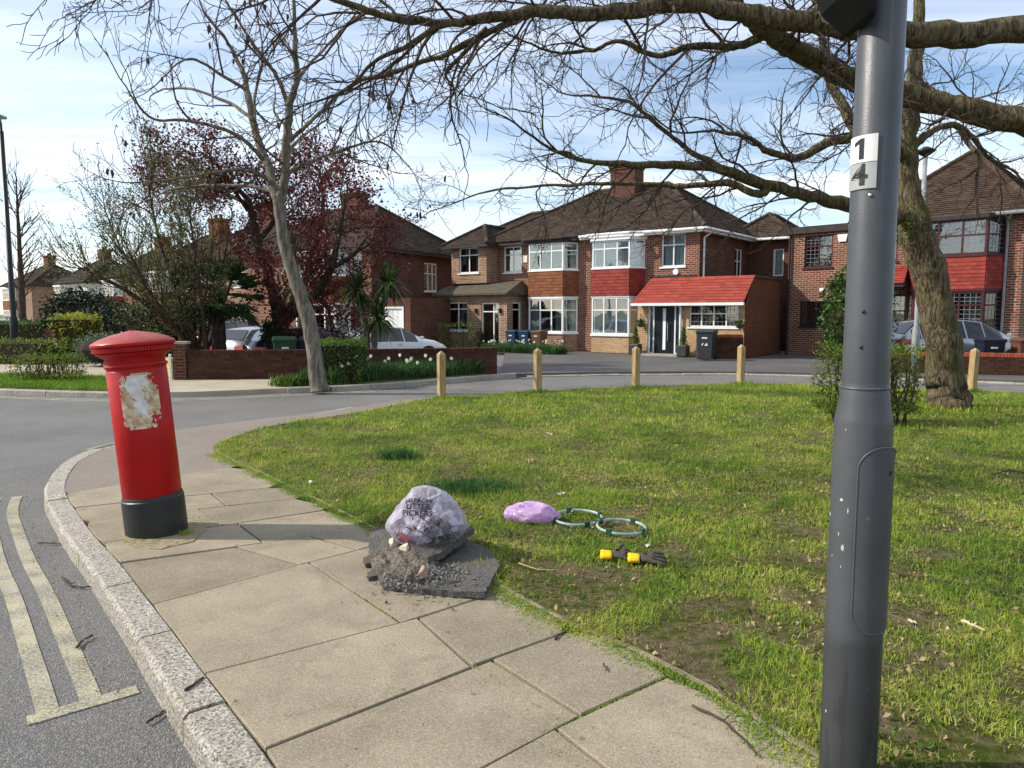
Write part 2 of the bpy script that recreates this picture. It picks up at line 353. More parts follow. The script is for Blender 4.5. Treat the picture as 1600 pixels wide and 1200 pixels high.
def slab(poly, name, mat, parent, top, gap=.007, thick=.035, seed=0):
    c = sum(poly, Vector())/len(poly); q = []
    for i, p in enumerate(poly):
        a = (poly[i-1]-p).normalized(); b = (poly[(i+1) % len(poly)]-p).normalized(); bis = a+b
        q.append(p+bis*gap if bis.length > .05 else p+(c-p).normalized()*gap)
    n = len(q); rr = random.Random(seed); tx, ty = rr.uniform(-.006,.006), rr.uniform(-.006,.006); dz = rr.uniform(-.006,.004)
    zf = lambda p: top+dz+tx*(p.x-c.x)+ty*(p.y-c.y)
    inn = [p+(c-p).normalized()*.006 for p in q]
    vs_ = [(p.x,p.y,top-thick) for p in q]+[(p.x,p.y,zf(p)-.005) for p in q]+[(p.x,p.y,zf(p)) for p in inn]
    fs = [(i,(i+1)%n,n+(i+1)%n,n+i) for i in range(n)]+[(n+i,n+(i+1)%n,2*n+(i+1)%n,2*n+i) for i in range(n)]+[tuple(range(2*n,3*n)), tuple(range(n-1,-1,-1))]
    mb = MB(); mb.add(vs_, fs); return mb.build(name, mat, parent)
KD, ED = resample(KS, .12), resample(ES, .12)
def between(pl, a, b):
    ia = min(range(len(pl)), key=lambda i: (pl[i]-a).length); ib = min(range(len(pl)), key=lambda i: (pl[i]-b).length)
    seg = pl[min(ia,ib)+1:max(ia,ib)]; return seg if ia < ib else seg[::-1]
sn = 0
for i in range(len(rowsW)-1):
    A, B = rowsW[i], rowsW[i+1]; ts = [(0,0)]+splits[i]+[(1,1)]
    for j in range(len(ts)-1):
        a0, a1 = along(A, ts[j][0]), along(A, ts[j+1][0]); b0, b1 = along(B, ts[j][1]), along(B, ts[j+1][1])
        poly = [b0]
        midB = [p for p in B[1:-1] if 0 < 1]
        poly += [b1]
        if j == len(ts)-2: poly += [p for p in between(ED, b1, a1)][::3]
        poly += [a1, a0]
        if j == 0: poly += [p for p in between(KD, a0, b0)][::3]
        slab(poly, 'paving_slab', M['slab'], pave, 0.0, seed=sn); sn += 1
# tarmac end of the pavement round the corner
far_k = [p for p in KS if p.y >= R0a.y-.02 and p.x < -1.5]
far_e = [p for p in ES if (p.y >= R0b.y-.02 or p.x < -3.4)]
m = MB(); m.prism([(R0a.x,R0a.y)]+[(p.x,p.y) for p in far_k]+[(-1.45,13.75)]+[(p.x,p.y) for p in reversed(far_e)]+[(R0b.x,R0b.y)], -.45, -.006)
struct(m.build('tarmac_path', M['tarpath']))
# kerb stones, one object each
kr = struct(bpy.data.objects.new('kerb', None)); col.objects.link(kr)
def kerb_run(pl, step, w, ztop, zlow, name, mat, parent, side, seed=0, sub=4):
    rr = random.Random(seed); d = resample(pl, step/sub); i = 0
    while i+sub < len(d)+1 and i < len(d)-1:
        seg = d[i:i+sub+1]; i += sub
        if len(seg) < 2: break
        t0 = (seg[1]-seg[0]).normalized(); t1 = (seg[-1]-seg[-2]).normalized()
        seg = [p.copy() for p in seg]; seg[0] += t0*.006; seg[-1] -= t1*.006
        L = [p for p in seg]; O = offset(seg, side*w); zt = ztop(seg[0]) if callable(ztop) else ztop; zt += rr.uniform(-.006,.006)
        vs_ = []; fs = []; ch = .022
        for a, b in zip(L, O):
            e = (b-a).normalized(); j_ = lambda: rr.uniform(-.004,.004)
            vs_ += [(a.x,a.y,zlow),(a.x,a.y,zt-.008),(a.x+e.x*.008,a.y+e.y*.008,zt+j_()*.5),(b.x-e.x*ch+j_(),b.y-e.y*ch+j_(),zt+j_()*.5),(b.x+j_(),b.y+j_(),zt-ch),(b.x+e.x*.02,b.y+e.y*.02,zlow)]
        n = len(L)
        for k in range(n-1):
            for q in range(5):
                f = (k*6+q, k*6+q+1, (k+1)*6+q+1, (k+1)*6+q); fs.append(f if side > 0 else f[::-1])
        e0 = tuple(range(6)); e1 = tuple((n-1)*6+q for q in range(6)); fs += [e0[::-1], e1] if side > 0 else [e0, e1[::-1]]
        mb = MB(); mb.add(vs_, fs); mb.build(name, mat, parent)
def kz(p): return .002 if p.y < 8.6 else (-.03 if p.y < 9.6 else (-.075 if p.y < 12 else (-.04 if p.y < 14 else -.05)))
kerb_run([p for p in KS if p.x < 12], .86, .165, kz, -.45, 'kerb_stone', M['granite'], kr, 1, 3)
# lawn
LAWN = [(p.x,p.y) for p in ES]+[(-1.75,13.45),(-1.1,14.05),(0.3,14.95),(2.6,15.9),(5.2,16.7),(6.9,16.3),(9.5,15.05),(16,12.45),(24,7.9),(24,-4),(4.5,-4)]
lawn_poly = np.array(LAWN)
m = MB(); m.prism(LAWN, -.45, .004); lawn = struct(m.build('lawn', M['lawn']))
# concrete edging strips between lawn and paving
er = struct(bpy.data.objects.new('lawn_edging', None)); col.objects.link(er)
ed_pts = [p for p in ES if p.y > -1]
M['edging'] = pm('mossy_concrete_edging', [lin(86,84,56), lin(124,115,92), lin(142,132,108)], 9, .95, .5, 80, .006)
kerb_run(ed_pts, .9, -.05, .007, -.2, 'edging_strip', M['edging'], er, 1, 5)
# double yellow lines
YB = [p for p in KS if 3.2 < p.y < 7.0 and p.x < 0]
yl = MB(); strip(yl, YB, .36, .445, -.119, -.114); yo = yl.build('yellow_line', M['yellow']); struct(yo)
yl = MB(); strip(yl, YB, .525, .61, -.119, -.114); struct(yl.build('yellow_line', M['yellow']))
p0 = YB[0]; tt = (YB[1]-YB[0]).normalized(); nn = Vector((-tt.y,tt.x,0))
yl = MB(); strip(yl, [p0+nn*.22, p0+nn*.645], -.085, -.002, -.119, -.1135); struct(yl.build('yellow_end_bar', M['yellow']))
YC = [p for p in KS if 8.9 < p.y < 13.2 and p.x < -2.4]
for d in (.24,.44):
    yl = MB(); strip(yl, YC, d+.12, d+.2, -.119, -.1145); struct(yl.build('yellow_line', M['yellow']))
# far side of the junction
NK = smooth([Vector(p) for p in [(-46,27,0),(-26,20,0),(-15,16.7,0),(-10.93,15.66,0),(-9.47,15.25,0),(-8.28,15.0,0),(-7.2,15.0,0),(-6.42,15.1,0),(-5.0,15.8,0),(-3.95,16.15,0),(-2.44,17.33,0),(-.34,19.43,0),(.35,19.83,0),(3,20.4,0),(6,20.6,0),(8.5,20.0,0),(11,18.6,0),(15,16.2,0),(24,11.5,0)]], 2)
left_n = [p for p in NK if p.x <= -.3]
m = MB(); m.prism([(p.x,p.y) for p in left_n]+[(-.3,19.6),(-4.5,18.45),(-8.3,18.05),(-9.2,24),(-11.5,60),(-60,60)], -.5, -.014)
struct(m.build('far_pavement', pm('far_paving', [lin(150,140,122), lin(176,166,146)], 1.2, .9, .3, 40, vary=.04)))
right_n = [p for p in NK if p.x >= -.3]
m = MB(); m.prism([(-.3,19.5)]+[(p.x,p.y) for p in right_n]+[(30,32),(20,40),(-.3,40)], -.5, -.02); struct(m.build('driveway', M['drive']))
m = MB(); m.add([(-8.25,18.1,-.05),(-.31,19.7,-.05),(-.31,24.0,-.3),(-9.1,22.5,-.3),(-.31,48,-.3),(-11.4,58,-.3)], [(0,1,2,3),(3,2,4,5)]); struct(m.build('sunken_driveway', M['drive']))
nkr = struct(bpy.data.objects.new('far_kerb', None)); col.objects.link(nkr)
kerb_run([p for p in NK if -16 < p.x < -7.5], .9, .15, .0, -.45, 'kerb_stone', M['granite'], nkr, -1, 9)
kerb_run([p for p in NK if -5.2 < p.x < 0.3], .9, .15, .01, -.45, 'kerb_stone', M['granite'], nkr, -1, 10)
kerb_run([p for p in NK if 0.3 <= p.x < 15], .9, .13, -.075, -.45, 'kerb_stone', M['concrete'], nkr, -1, 11)
NY = [p for p in NK if -16 < p.x < -3.2]
for d in (-.4,-.6):
    yl = MB(); strip(yl, NY, d, d-.08, -.119, -.1145); struct(yl.build('yellow_line', M['yellow']))
VERGE = [(-15,16.95),(-10.9,15.72),(-9.5,15.36),(-8.4,15.1),(-7.85,15.55),(-8.4,16.7),(-9.6,17.9),(-11.2,18.7),(-15.5,19.5)]
m = MB(); m.prism(VERGE, -.3, .012); struct(m.build('grass_verge', M['lawn']))
BED = [(-4.75,16.2),(-3.9,16.4),(-2.5,17.5),(-.5,19.35),(-.6,19.45),(-4.55,18.2)]
m = MB(); m.prism(BED, -.3, .03); struct(m.build('planting_bed', M['soil']))
# ------------------------------------------------------------------ building helpers (local frame: x right along the front, y back, z up)
UX, UY, UYN = Vector((1,0,0)), Vector((0,1,0)), Vector((0,-1,0))
def wall(mb, o, u, w, z0, z1, holes=(), t=.12):
    u = Vector(u).normalized(); n = u.cross(Vector((0,0,1))); o = Vector(o)
    xs = sorted({0, w, *[h[0] for h in holes], *[h[1] for h in holes]}); zs = sorted({z0, z1, *[h[2] for h in holes], *[h[3] for h in holes]})
    p = lambda x, z, d=0: o+u*x+Vector((0,0,z))-n*d
    for xa, xb in zip(xs, xs[1:]):
        for za, zb in zip(zs, zs[1:]):
            cx, cz = (xa+xb)/2, (za+zb)/2
            if any(h[0] < cx < h[1] and h[2] < cz < h[3] for h in holes): continue
            mb.add([p(xa,za),p(xb,za),p(xb,zb),p(xa,zb)], [(0,1,2,3)])
    for a, b, c, d in holes:
        mb.add([p(a,c),p(a,d),p(a,d,t),p(a,c,t)], [(0,1,2,3)]); mb.add([p(b,c),p(b,c,t),p(b,d,t),p(b,d)], [(0,1,2,3)])
        mb.add([p(a,d),p(b,d),p(b,d,t),p(a,d,t)], [(0,1,2,3)]); mb.add([p(a,c),p(a,c,t),p(b,c,t),p(b,c)], [(0,1,2,3)])
def window(root, o, u, x0, x1, z0, z1, cols=2, trans=.68, mat='white', curtain='net', lead=0, rec=.05, fw=.055, sill=None, seed=0, split=None):
    u = Vector(u).normalized(); o = Vector(o); mb = MB(); W = x1-x0; Hh = z1-z0; dd = rec+.06
    mb.fbox(o,u,x0,x0+fw,z0,z1,rec,dd); mb.fbox(o,u,x1-fw,x1,z0,z1,rec,dd)
    mb.fbox(o,u,x0+fw,x1-fw,z0,z0+fw,rec+.001,dd-.001); mb.fbox(o,u,x0+fw,x1-fw,z1-fw,z1,rec+.001,dd-.001)
    xs = [x0+fw]+([x0+W*q for q in split] if split else [x0+W*k/cols for k in range(1,cols)])+[x1-fw]; zt = z0+Hh*trans if trans else None
    for x in xs[1:-1]: mb.fbox(o,u,x-fw*.45,x+fw*.45,z0+fw,z1-fw,rec+.002,dd-.002)
    if zt: mb.fbox(o,u,x0+fw,x1-fw,zt-fw*.4,zt+fw*.4,rec+.003,dd-.003)
    w = mb.build('window', M[mat], root)
    zs = [z0+fw]+([zt] if zt else [])+[z1-fw]; lm = MB()
    for a, b in zip(xs, xs[1:]):
        for c, d in zip(zs, zs[1:]):
            g = MB(); g.fbox(o,u,a+.012,b-.012,c+.012,d-.012,rec+.022,rec+.028); g.build('pane', M['glass'], w)
            if lead:
                k = max(1, round((b-a)/lead)); 
                for i in range(1,k): x = a+(b-a)*i/k; lm.fbox(o,u,x-.006,x+.006,c,d,rec+.016,rec+.021)
                k = max(1, round((d-c)/lead))
                for i in range(1,k): z = c+(d-c)*i/k; lm.fbox(o,u,a,b,z-.006,z+.006,rec+.014,rec+.0205)
    if lm.v: lm.build('lead_grid', M['lead'], w)
    if sill: s_ = MB(); s_.fbox(o,u,x0-.05,x1+.05,z0-.06,z0,-.05,rec); s_.build('sill', M[sill], w)
    n = u.cross(Vector((0,0,1))); rr = random.Random(seed)
    if curtain:
        spans = {'net': [(0,1)], 'blind': [(0,1)], 'drape': [(0,.26),(.74,1)], 'half': [(.55,1)], 'dark': []}[curtain]
        for a, b in spans:
            k = max(6, int((b-a)*W/.04)); vs_ = []
            for i in range(k+1):
                x = x0+.02+(W-.04)*(a+(b-a)*i/k); d = rec+.16+(.022*math.sin(i*1.7+rr.random())+rr.uniform(-.008,.008) if curtain != 'blind' else 0)
                for z in (z0+.02, z1-.02): q = o+u*x+Vector((0,0,z))-n*d; vs_.append(q)
            cm = MB(); cm.add(vs_, [(2*i,2*i+2,2*i+3,2*i+1) for i in range(k)]); cm.add([v-n*.004 for v in vs_], [(2*i+1,2*i+3,2*i+2,2*i) for i in range(k)])
            cm.build('curtain', M['net' if curtain == 'net' else ('cream' if curtain == 'blind' else 'drape')], w)
    bk = MB(); bk.fbox(o,u,x0-.15,x1+.15,z0-.3,z1+.1,rec+.9,rec+.95); bk.build('room_wall', M['interior'], w)
    return w
def tile_objs(root, o, u, s_, w, L, rows, tw, mat, name='tile', xl=None, xr=None, prefix_mesh={}):
    # separate tiles on a plane: u along, s_ up the slope; shared meshes
    u = Vector(u).normalized(); s_ = Vector(s_).normalized(); n = u.cross(s_).normalized(); o = Vector(o); g = L/rows
    mt = Matrix((u, s_, n)).transposed().to_4x4()
    def tm(width):
        key = (round(width,3), round(g,3), mat)
        if key not in prefix_mesh:
            b = MB(); h0, h1 = .034, .012; b.add([(0,-.02,.004),(width,-.02,.004),(width,g+.02,0),(0,g+.02,0),(0,-.02,h0),(width,-.02,h0),(width,g+.02,h1),(0,g+.02,h1)],
              [(0,3,2,1),(4,5,6,7),(0,1,5,4),(1,2,6,5),(2,3,7,6),(3,0,4,7)]); prefix_mesh[key] = b.mesh(name, M[mat])
        return prefix_mesh[key]
    for r in range(rows):
        a, b = (xl(r/rows) if xl else 0), (xr(r/rows) if xr else w); x = a; first = True
        while x < b-.02:
            ww = (tw*.5 if (first and r % 2) else tw); ww = min(ww, b-x); first = False
            ob = bpy.data.objects.new(name, tm(ww-.004)); col.objects.link(ob); ob.parent = root
            rr = random.uniform(-.003,.003); ob.matrix_local = Matrix.Translation(o+u*(x+.002)+s_*(r*g)+n*(rr+.002))@mt
            x += ww
def roof(mb, A, B, C, D, gauge=.13, tw=.2, seed=0):
    # one sloping face of small overlapping tiles; A,B eave left/right, C,D top right/left
    A, B, C, D = map(Vector, (A,B,C,D)); rr = random.Random(seed); L = ((C+D)/2-(A+B)/2).length; rows = max(2,int(L/gauge))
    uu = (B-A).normalized(); up = ((C+D)/2-(A+B)/2); up -= uu*up.dot(uu); up.normalize(); n = uu.cross(up).normalized()
    for r in range(rows):
        t0, t1 = r/rows, (r+1.12)/rows; tm_ = (t0+min(t1,1))/2
        l0, r0 = A+(D-A)*tm_, B+(C-B)*tm_; base = (l0-A).dot(uu); end = (r0-A).dot(uu)
        x = math.floor(base/tw)*tw+(tw/2 if r % 2 else 0)-tw
        org = A+up*((l0-A).dot(up)-(tm_-t0)*(D-A).dot(up)); org1 = org+up*((t1-t0)*(D-A).dot(up))
        while x < end:
            xa, xb = max(x, base), min(x+tw-.008, end)
            if xb > xa+.01:
                h = .03+rr.uniform(-.005,.008); p = [org+uu*xa+n*h, org+uu*xb+n*(h+rr.uniform(-.003,.003)), org1+uu*xb+n*.008, org1+uu*xa+n*.008, org+uu*xa-n*.01, org+uu*xb-n*.01]
                mb.add(p, [(0,1,2,3),(4,5,1,0)])
            x += tw
    mb.add([A-n*.02,B-n*.02,C-n*.02,D-n*.02], [(0,1,2,3)])
def caps(mb, a, b, r=.11, step=.33):
    a, b = Vector(a), Vector(b); L = (b-a).length; k = max(1,int(L/step)); d = (b-a)/k
    for i in range(k): mb.tube([a+d*i, a+d*(i+1.04)], [r, r*.9], 8)
def hip_roof(root, x0, x1, y0, y1, ze, zr, ra, rb, mat, axis='x', name='roof', skip=(), seed=0):
    # hipped roof over a rectangle; ridge from ra to rb (along axis) at height zr
    if axis == 'x': ym = (y0+y1)/2; P, Q = (ra,ym,zr), (rb,ym,zr); faces = {'f': ((x0,y0,ze),(x1,y0,ze),Q,P), 'b': ((x1,y1,ze),(x0,y1,ze),P,Q), 'r': ((x1,y0,ze),(x1,y1,ze),Q,Q), 'l': ((x0,y1,ze),(x0,y0,ze),P,P)}
    else: xm = (x0+x1)/2; P, Q = (xm,ra,zr), (xm,rb,zr); faces = {'f': ((x0,y0,ze),(x1,y0,ze),P,P), 'b': ((x1,y1,ze),(x0,y1,ze),Q,Q), 'r': ((x1,y0,ze),(x1,y1,ze),Q,P), 'l': ((x0,y1,ze),(x0,y0,ze),P,Q)}
    mb = MB()
    for i, k in enumerate(faces):
        if k not in skip: roof(mb, *faces[k], seed=seed+i)
    ro = mb.build(name, M[mat], root, kind='stuff')
    cp_ = MB(); up = Vector((0,0,.03)); V = Vector
    caps(cp_, V(P)+up, V(Q)+up)
    for c, e in (((x0,y0,ze), P), ((x1,y0,ze), Q if axis == 'x' else P), ((x1,y1,ze), Q), ((x0,y1,ze), P if axis == 'x' else Q)): caps(cp_, V(c)+up, V(e)+up, .1)
    cp_.build('ridge_tiles', M[mat], ro, smooth=False, kind='stuff')
    return ro
def gutter(mb, pts, r=.055):
    mb.tube([Vector(p) for p in pts], r, 6)
def chimney(root, x, y, z0, z1, wx, wy, pots=3, mat='brickB'):
    b = MB(); b.box(x-wx/2,x+wx/2,y-wy/2,y+wy/2,z0,z1-.22); b.box(x-wx/2-.04,x+wx/2+.04,y-wy/2-.04,y+wy/2+.04,z1-.22,z1-.12); b.box(x-wx/2-.08,x+wx/2+.08,y-wy/2-.08,y+wy/2+.08,z1-.12,z1)
    c = b.build('chimney', M[mat], root)
    for i in range(pots):
        p = MB(); p.lathe([(.11,0),(.1,.24),(.12,.27),(.12,.3),(.08,.3),(.08,.1)], 10, (x+(i-(pots-1)/2)*wx/(pots+.2), y, z1)); p.build('chimney_pot', M['clay'], c, True)
    return c
def bay(root, xl, xr, y, proj, cant, zs, mats, curt, cols, lead=0, frame='white', topmat='white', rows=8, split=None, trans=(.66,.7), tw=.24, seed=0):
    z_b, z_l, z_t0, z_t1, z_u = zs       # sill of lower window, head of lower window, tiles bottom, tiles top / upper sill, upper head
    pl = [Vector((xl-cant,y,0)), Vector((xl,y-proj,0)), Vector((xr,y-proj,0)), Vector((xr+cant,y,0))]
    base = MB()
    for i, (a, b) in enumerate(zip(pl, pl[1:])):
        u = (b-a).normalized(); w = (b-a).length
        wall(base, a, u, w, 0, z_b)
        c = cols if i == 1 else 1
        for za, zb2, dd in ((z_b-.04,z_b+.035,.06),(z_t1,z_t1+.05,.055),(z_l,z_t0,.03)):
            sd_ = MB(); sd_.fbox(a,u,-.025,w+.025,za,zb2,-dd,.08); sd_.build('bay_sill', M[frame], root)
        window(root, a, u, .005, w-.005, z_b+.036, z_l-.001, c, trans[0], frame, curt[0], lead, .0, .06, seed=seed+i, split=split if i == 1 else None)
        window(root, a, u, .005, w-.005, z_t1+.051, z_u-.001, c, trans[1], frame, curt[1], lead, .0, .06, seed=seed+7+i, split=split if i == 1 else None)
        hb = MB(); hb.fbox(a,u,0,w,z_t0,z_t1,.0,.05); hb.build('tile_backing', M['lintel'], root)
        n = u.cross(Vector((0,0,1)))
        tile_objs(root, a+n*.004+Vector((0,0,z_t0+.01)), u, Vector((0,0,1)), w, z_t1-z_t0-.03, rows, w/max(1,round(w/tw)), mats, 'hung_tile')
        fb = MB(); fb.fbox(a,u,-.04,w+.04,z_u,z_u+.13,-.09,.1); fb.build('fascia', M[topmat], root)
    base.build('bay_base', M['brickL' if mats == 'redtile' else 'brickA'], root)
    ft = MB(); ft.prism([(p.x,p.y+.01) for p in pl], z_u+.02, z_u+.06); ft.build('bay_ceiling', M['interior'], root)
# ------------------------------------------------------------------ semi-detached pair in the middle
HC = (7.16, 28.25)
h2 = thing('semi_detached_house', 'brick semi-detached pair with brown hipped roof, bay windows and red lean-to porch roof', 'house', (*HC,0), R(-38))
W0 = -10.44
m = MB(); wall(m, (W0,0,0), UX, 10.44, 0, 4.8, [(W0*-1-1.6,W0*-1-.59,3.43,4.71), (-W0-9.57,-W0-8.53,3.48,4.65), (-W0-4.6,-W0-2.5,.75,2.25), (-W0-4.6,-W0-2.5,3.45,4.6), (-W0-7.9,-W0-5.8,.75,2.25), (-W0-7.9,-W0-5.8,3.45,4.6)])
m.build('front_wall', M['brickB'], h2)
m = MB(); wall(m, (0,0,0), UY, 8, 0, 4.8, [(3.6,4.45,2.98,4.33)]); m.box(W0,-.001,7.95,8,0,4.8); m.build('side_wall', M['brickC'], h2)
window(h2, (W0,0,0), UX, -W0-1.6, -W0-.59, 3.43, 4.71, 2, .66, 'white', 'net', seed=1, sill='white')
window(h2, (W0,0,0), UX, -W0-9.57, -W0-8.53, 3.48, 4.65, 2, .68, 'white', 'half', seed=2, sill='white')
window(h2, (0,0,0), UY, 3.6, 4.45, 2.98, 4.33, 2, .62, 'white', 'dark', seed=3, sill='white')
bay(h2, -4.42, -2.67, 0, .6, .36, (.72,2.26,2.31,3.40,4.55), 'redtile', ('net','net'), 3, seed=10, split=(.33,.67))
bay(h2, -7.68, -5.86, 0, .6, .36, (.76,2.24,2.34,3.42,4.62), 'clay', ('drape','half'), 3, topmat='lintel', seed=30, split=(.34,.67))
hip_roof(h2, W0-.35, .38, -.4, 8.4, 4.84, 7.38, -7.0, -3.3, 'rooftile', seed=1)
# eaves boards over the bays, gutters, downpipe
m = MB(); m.box(-5.2,.30,-.36,-.30,4.68,4.80); m.box(.28,.34,-.30,5.2,4.68,4.80); m.build('eaves_board', M['white'], h2)
m = MB(); m.box(-9.7,-5.21,-.36,-.30,4.68,4.80); m.build('eaves_board', M['lintel'], h2)
m = MB(); m.box(W0,.02,-.30,.0,4.70,4.74); m.box(.02,.30,-.3,8,4.705,4.745); m.build('soffit', M['white'], h2)
m = MB(); gutter(m, [(-5.2,-.42,4.80),(-4.9,-.42,4.80),(-4.5,-.76,4.79),(-2.6,-.76,4.79),(-2.2,-.42,4.8),(.42,-.42,4.8),(.42,5.2,4.8)]); m.build('gutter', M['white'], h2)
m = MB(); gutter(m, [(-8.2,-.42,4.80),(-7.75,-.76,4.79),(-5.8,-.76,4.79),(-5.35,-.42,4.8)]); m.build('gutter', M['lintel'], h2)
m = MB(); gutter(m, [(.42,.3,4.76),(.2,.28,4.6),(.07,.25,4.5),(.07,.25,2.98)], .04); m.build('downpipe', M['white'], h2)
chimney(h2, -5.2, 3.6, 6.4, 8.35, 1.25, .85, 0, 'brickC')
m = MB(); m.box(-5.9,-4.5,3.05,3.16,6.6,6.82); m.build('chimney_flashing', M['concrete'], h2)
# burglar alarm under the corner window
m = MB(); m.tube([Vector((-.95,-.005,3.22)), Vector((-.95,-.07,3.22))], [.13,.11], 16); m.build('alarm_box', M['white'], h2)
# right-hand porch and side extension
LF = -.75
m = MB(); wall(m, (-2.2,LF,0), UX, 4.3, 0, 1.98, [(.45,1.83,0,1.94), (2.17,4.08,1.1,1.93)], .1); m.build('porch_wall', M['brickL'], h2)
m = MB(); wall(m, (2.1,LF,0), UY, 4.05, 0, 1.9); m.add([(2.1,LF,1.9),(2.1,3.3,1.9),(2.1,3.3,2.93),(2.1,.02,2.93)], [(0,1,2,3)]); m.box(.1,2.09,3.25,3.29,0,2.9); m.build('extension_side_wall', M['brickS'], h2)
m = MB(); wall(m, (-2.2,0,0), UYN, .75, 0, 1.98); m.build('porch_return', M['brickL'], h2)
m = MB(); m.box(.02,2.16,.02,3.36,2.93,3.0); m.build('flat_roof', M['mossroof'], h2)
window(h2, (-2.2,LF,0), UX, 2.17, 4.08, 1.1, 1.93, 4, .6, 'white', 'dark', .14, seed=4, sill='white')
sl = Vector((0,1.07,.98)); SLL = sl.length
rf = MB(); rf.add([(-2.25,-1.07,1.98),(2.16,-1.07,1.98),(2.16,0,2.95),(-2.0,0,2.95),(-2.25,-1.03,1.93),(2.16,-1.03,1.93),(2.16,.0,2.9),(-2.0,.0,2.9)], [(0,1,2,3),(7,6,5,4),(0,4,5,1),(1,5,6,2),(2,6,7,3),(3,7,4,0)]); pr = rf.build('porch_roof', M['lintel'], h2)
tile_objs(pr, (-2.27,-1.09,2.0), UX, sl, 4.45, SLL, 9, .30, 'redtile2', 'roof_tile', xl=lambda t: .28*t)
m = MB(); m.box(-2.3,2.2,-1.16,-1.06,1.90,2.0); m.build('porch_fascia', M['white'], h2)
m = MB(); gutter(m, [(-.33,-1.0,1.93),(-.33,-.85,1.8),(-.33,-.82,.05)], .045); m.build('downpipe', M['white'], h2)
m = MB(); m.box(-2.02,-.1,-.03,-.004,2.97,3.08); m.build('flashing', M['lintel'], h2)
# front door with side lights
d = MB(); o = (-2.2,LF,0)
for a, b in ((.45,.52),(.66,.71),(1.56,1.61),(1.76,1.83)): d.fbox(o,UX,a,b,0,1.94,.04,.11)
d.fbox(o,UX,.52,.66,0,.1,.045,.1); d.fbox(o,UX,1.61,1.76,0,.1,.045,.1); d.fbox(o,UX,.52,1.76,1.88,1.94,.045,.1); dfr = d.build('door_frame', M['white'], h2)
for a, b in ((.52,.66),(1.61,1.76)): g = MB(); g.fbox(o,UX,a,b,.1,1.88,.07,.076); g.build('side_light', M['glass'], dfr)
for a, b in ((.5,.68),(1.59,1.78)): g = MB(); g.fbox(o,UX,a,b,.0,1.9,.2,.21); g.build('net_screen', M['net'], dfr)
d = MB(); d.fbox(o,UX,.712,1.05,.06,1.879,.06,.1); d.fbox(o,UX,1.19,1.558,.06,1.879,.06,.1); d.fbox(o,UX,1.05,1.19,.06,.2,.061,.1); d.fbox(o,UX,1.05,1.19,1.8,1.879,.061,.1); dr = d.build('front_door', M['darkdoor'], h2)
g = MB(); g.fbox(o,UX,1.05,1.19,.2,1.8,.075,.085); g.build('door_glass', M['net'], dr)
g = MB(); g.tube([Vector((-2.2+1.3,LF-.01,.55)), Vector((-2.2+1.3,LF-.01,1.25))], .018, 8); g.box(-.91,-.89,LF-.01,LF+.065,.62,.64); g.box(-.91,-.89,LF-.01,LF+.065,1.16,1.18); g.build('handle', M['steel'], dr)
m = MB(); m.box(-1.9,-.2,-1.25,-.76,-.02,.06); m.build('doorstep', M['concrete'], h2)
# rear wing seen past the side
m = MB(); wall(m, (0.003,5.2,0), UX, 1.75, 0, 4.7, [(1.05,1.5,3.2,4.35)]); wall(m, (1.75,5.2,0), UY, 3, 0, 4.7); m.build('rear_wing_wall', M['brickC'], h2)
window(h2, (0.003,5.2,0), UX, 1.05, 1.5, 3.2, 4.35, 1, 0, 'white', 'net', seed=6)
hip_roof(h2, -1.2, 2.1, 4.85, 8.8, 4.78, 5.95, 6.3, 7.5, 'rooftile', 'y', 'wing_roof', seed=20)
m = MB(); gutter(m, [(.4,4.8,4.76),(2.14,4.8,4.76),(2.14,8,4.76)]); m.build('gutter', M['white'], h2)
# left-hand extension: lower storey, upper storey, roofs
m = MB(); wall(m, (-12.15,-1.5,0), UX, 3.95, 0, 2.42, [(.45,1.67,.82,2.12), (2.49,3.52,.12,2.08)]); wall(m, (-8.2,-1.5,0), UY, 1.5, 0, 2.42, [(.42,1.02,.78,2.1)]); wall(m, (-12.15,0,0), UYN, 1.5, 0, 2.42); m.build('extension_wall', M['brickA'], h2)
window(h2, (-12.15,-1.5,0), UX, .45, 1.67, .82, 2.12, 2, .76, 'white', 'half', seed=7, sill='white')
window(h2, (-12.15,-1.5,0), UX, 2.49, 3.52, .12, 2.08, 2, .8, 'white', 'dark', seed=8, split=(.66,))
window(h2, (-8.2,-1.5,0), UY, .42, 1.02, .78, 2.1, 1, .76, 'white', 'half', seed=9)
vs_ = [(-12.4,-1.85,2.42),(-7.95,-1.85,2.42),(-12.4,-1.85,2.50),(-7.95,-1.85,2.50),(-12.4,-.7,2.92),(-8.15,-.7,2.95),(-12.4,.0,3.06),(-8.5,.0,3.1),(-12.4,.0,2.42),(-7.95,.0,2.42)]
m = MB(); m.add(vs_, [(0,1,3,2),(2,3,5,4),(4,5,7,6),(1,9,7,5,3),(0,2,4,6,8),(0,8,9,1)]); m.build('extension_roof', M['mossroof'], h2)
for x in (-9.95, -8.55):
    b = MB(); b.box(x-.05,x+.05,-1.6,-1.51,1.62,1.82); b.build('wall_lamp', M['black'], h2)
m = MB(); wall(m, (-12.1,-.8,0), UX, 2.16, 3.0, 4.72, [(.47,1.69,3.48,4.65)]); wall(m, (-9.94,-.8,0), UY, .8, 3.0, 4.72); wall(m, (-12.1,7.5,0), UYN, 8.3, 0, 4.72); m.build('upper_extension_wall', M['brickA'], h2)
window(h2, (-12.1,-.8,0), UX, .47, 1.69, 3.48, 4.65, 2, .7, 'white', 'drape', seed=12, sill='white')
hip_roof(h2, -12.4, -9.62, -1.15, 2.2, 4.74, 5.72, .35, 2.0, 'roofdark', 'y', 'front_roof', skip=('b',), seed=30)
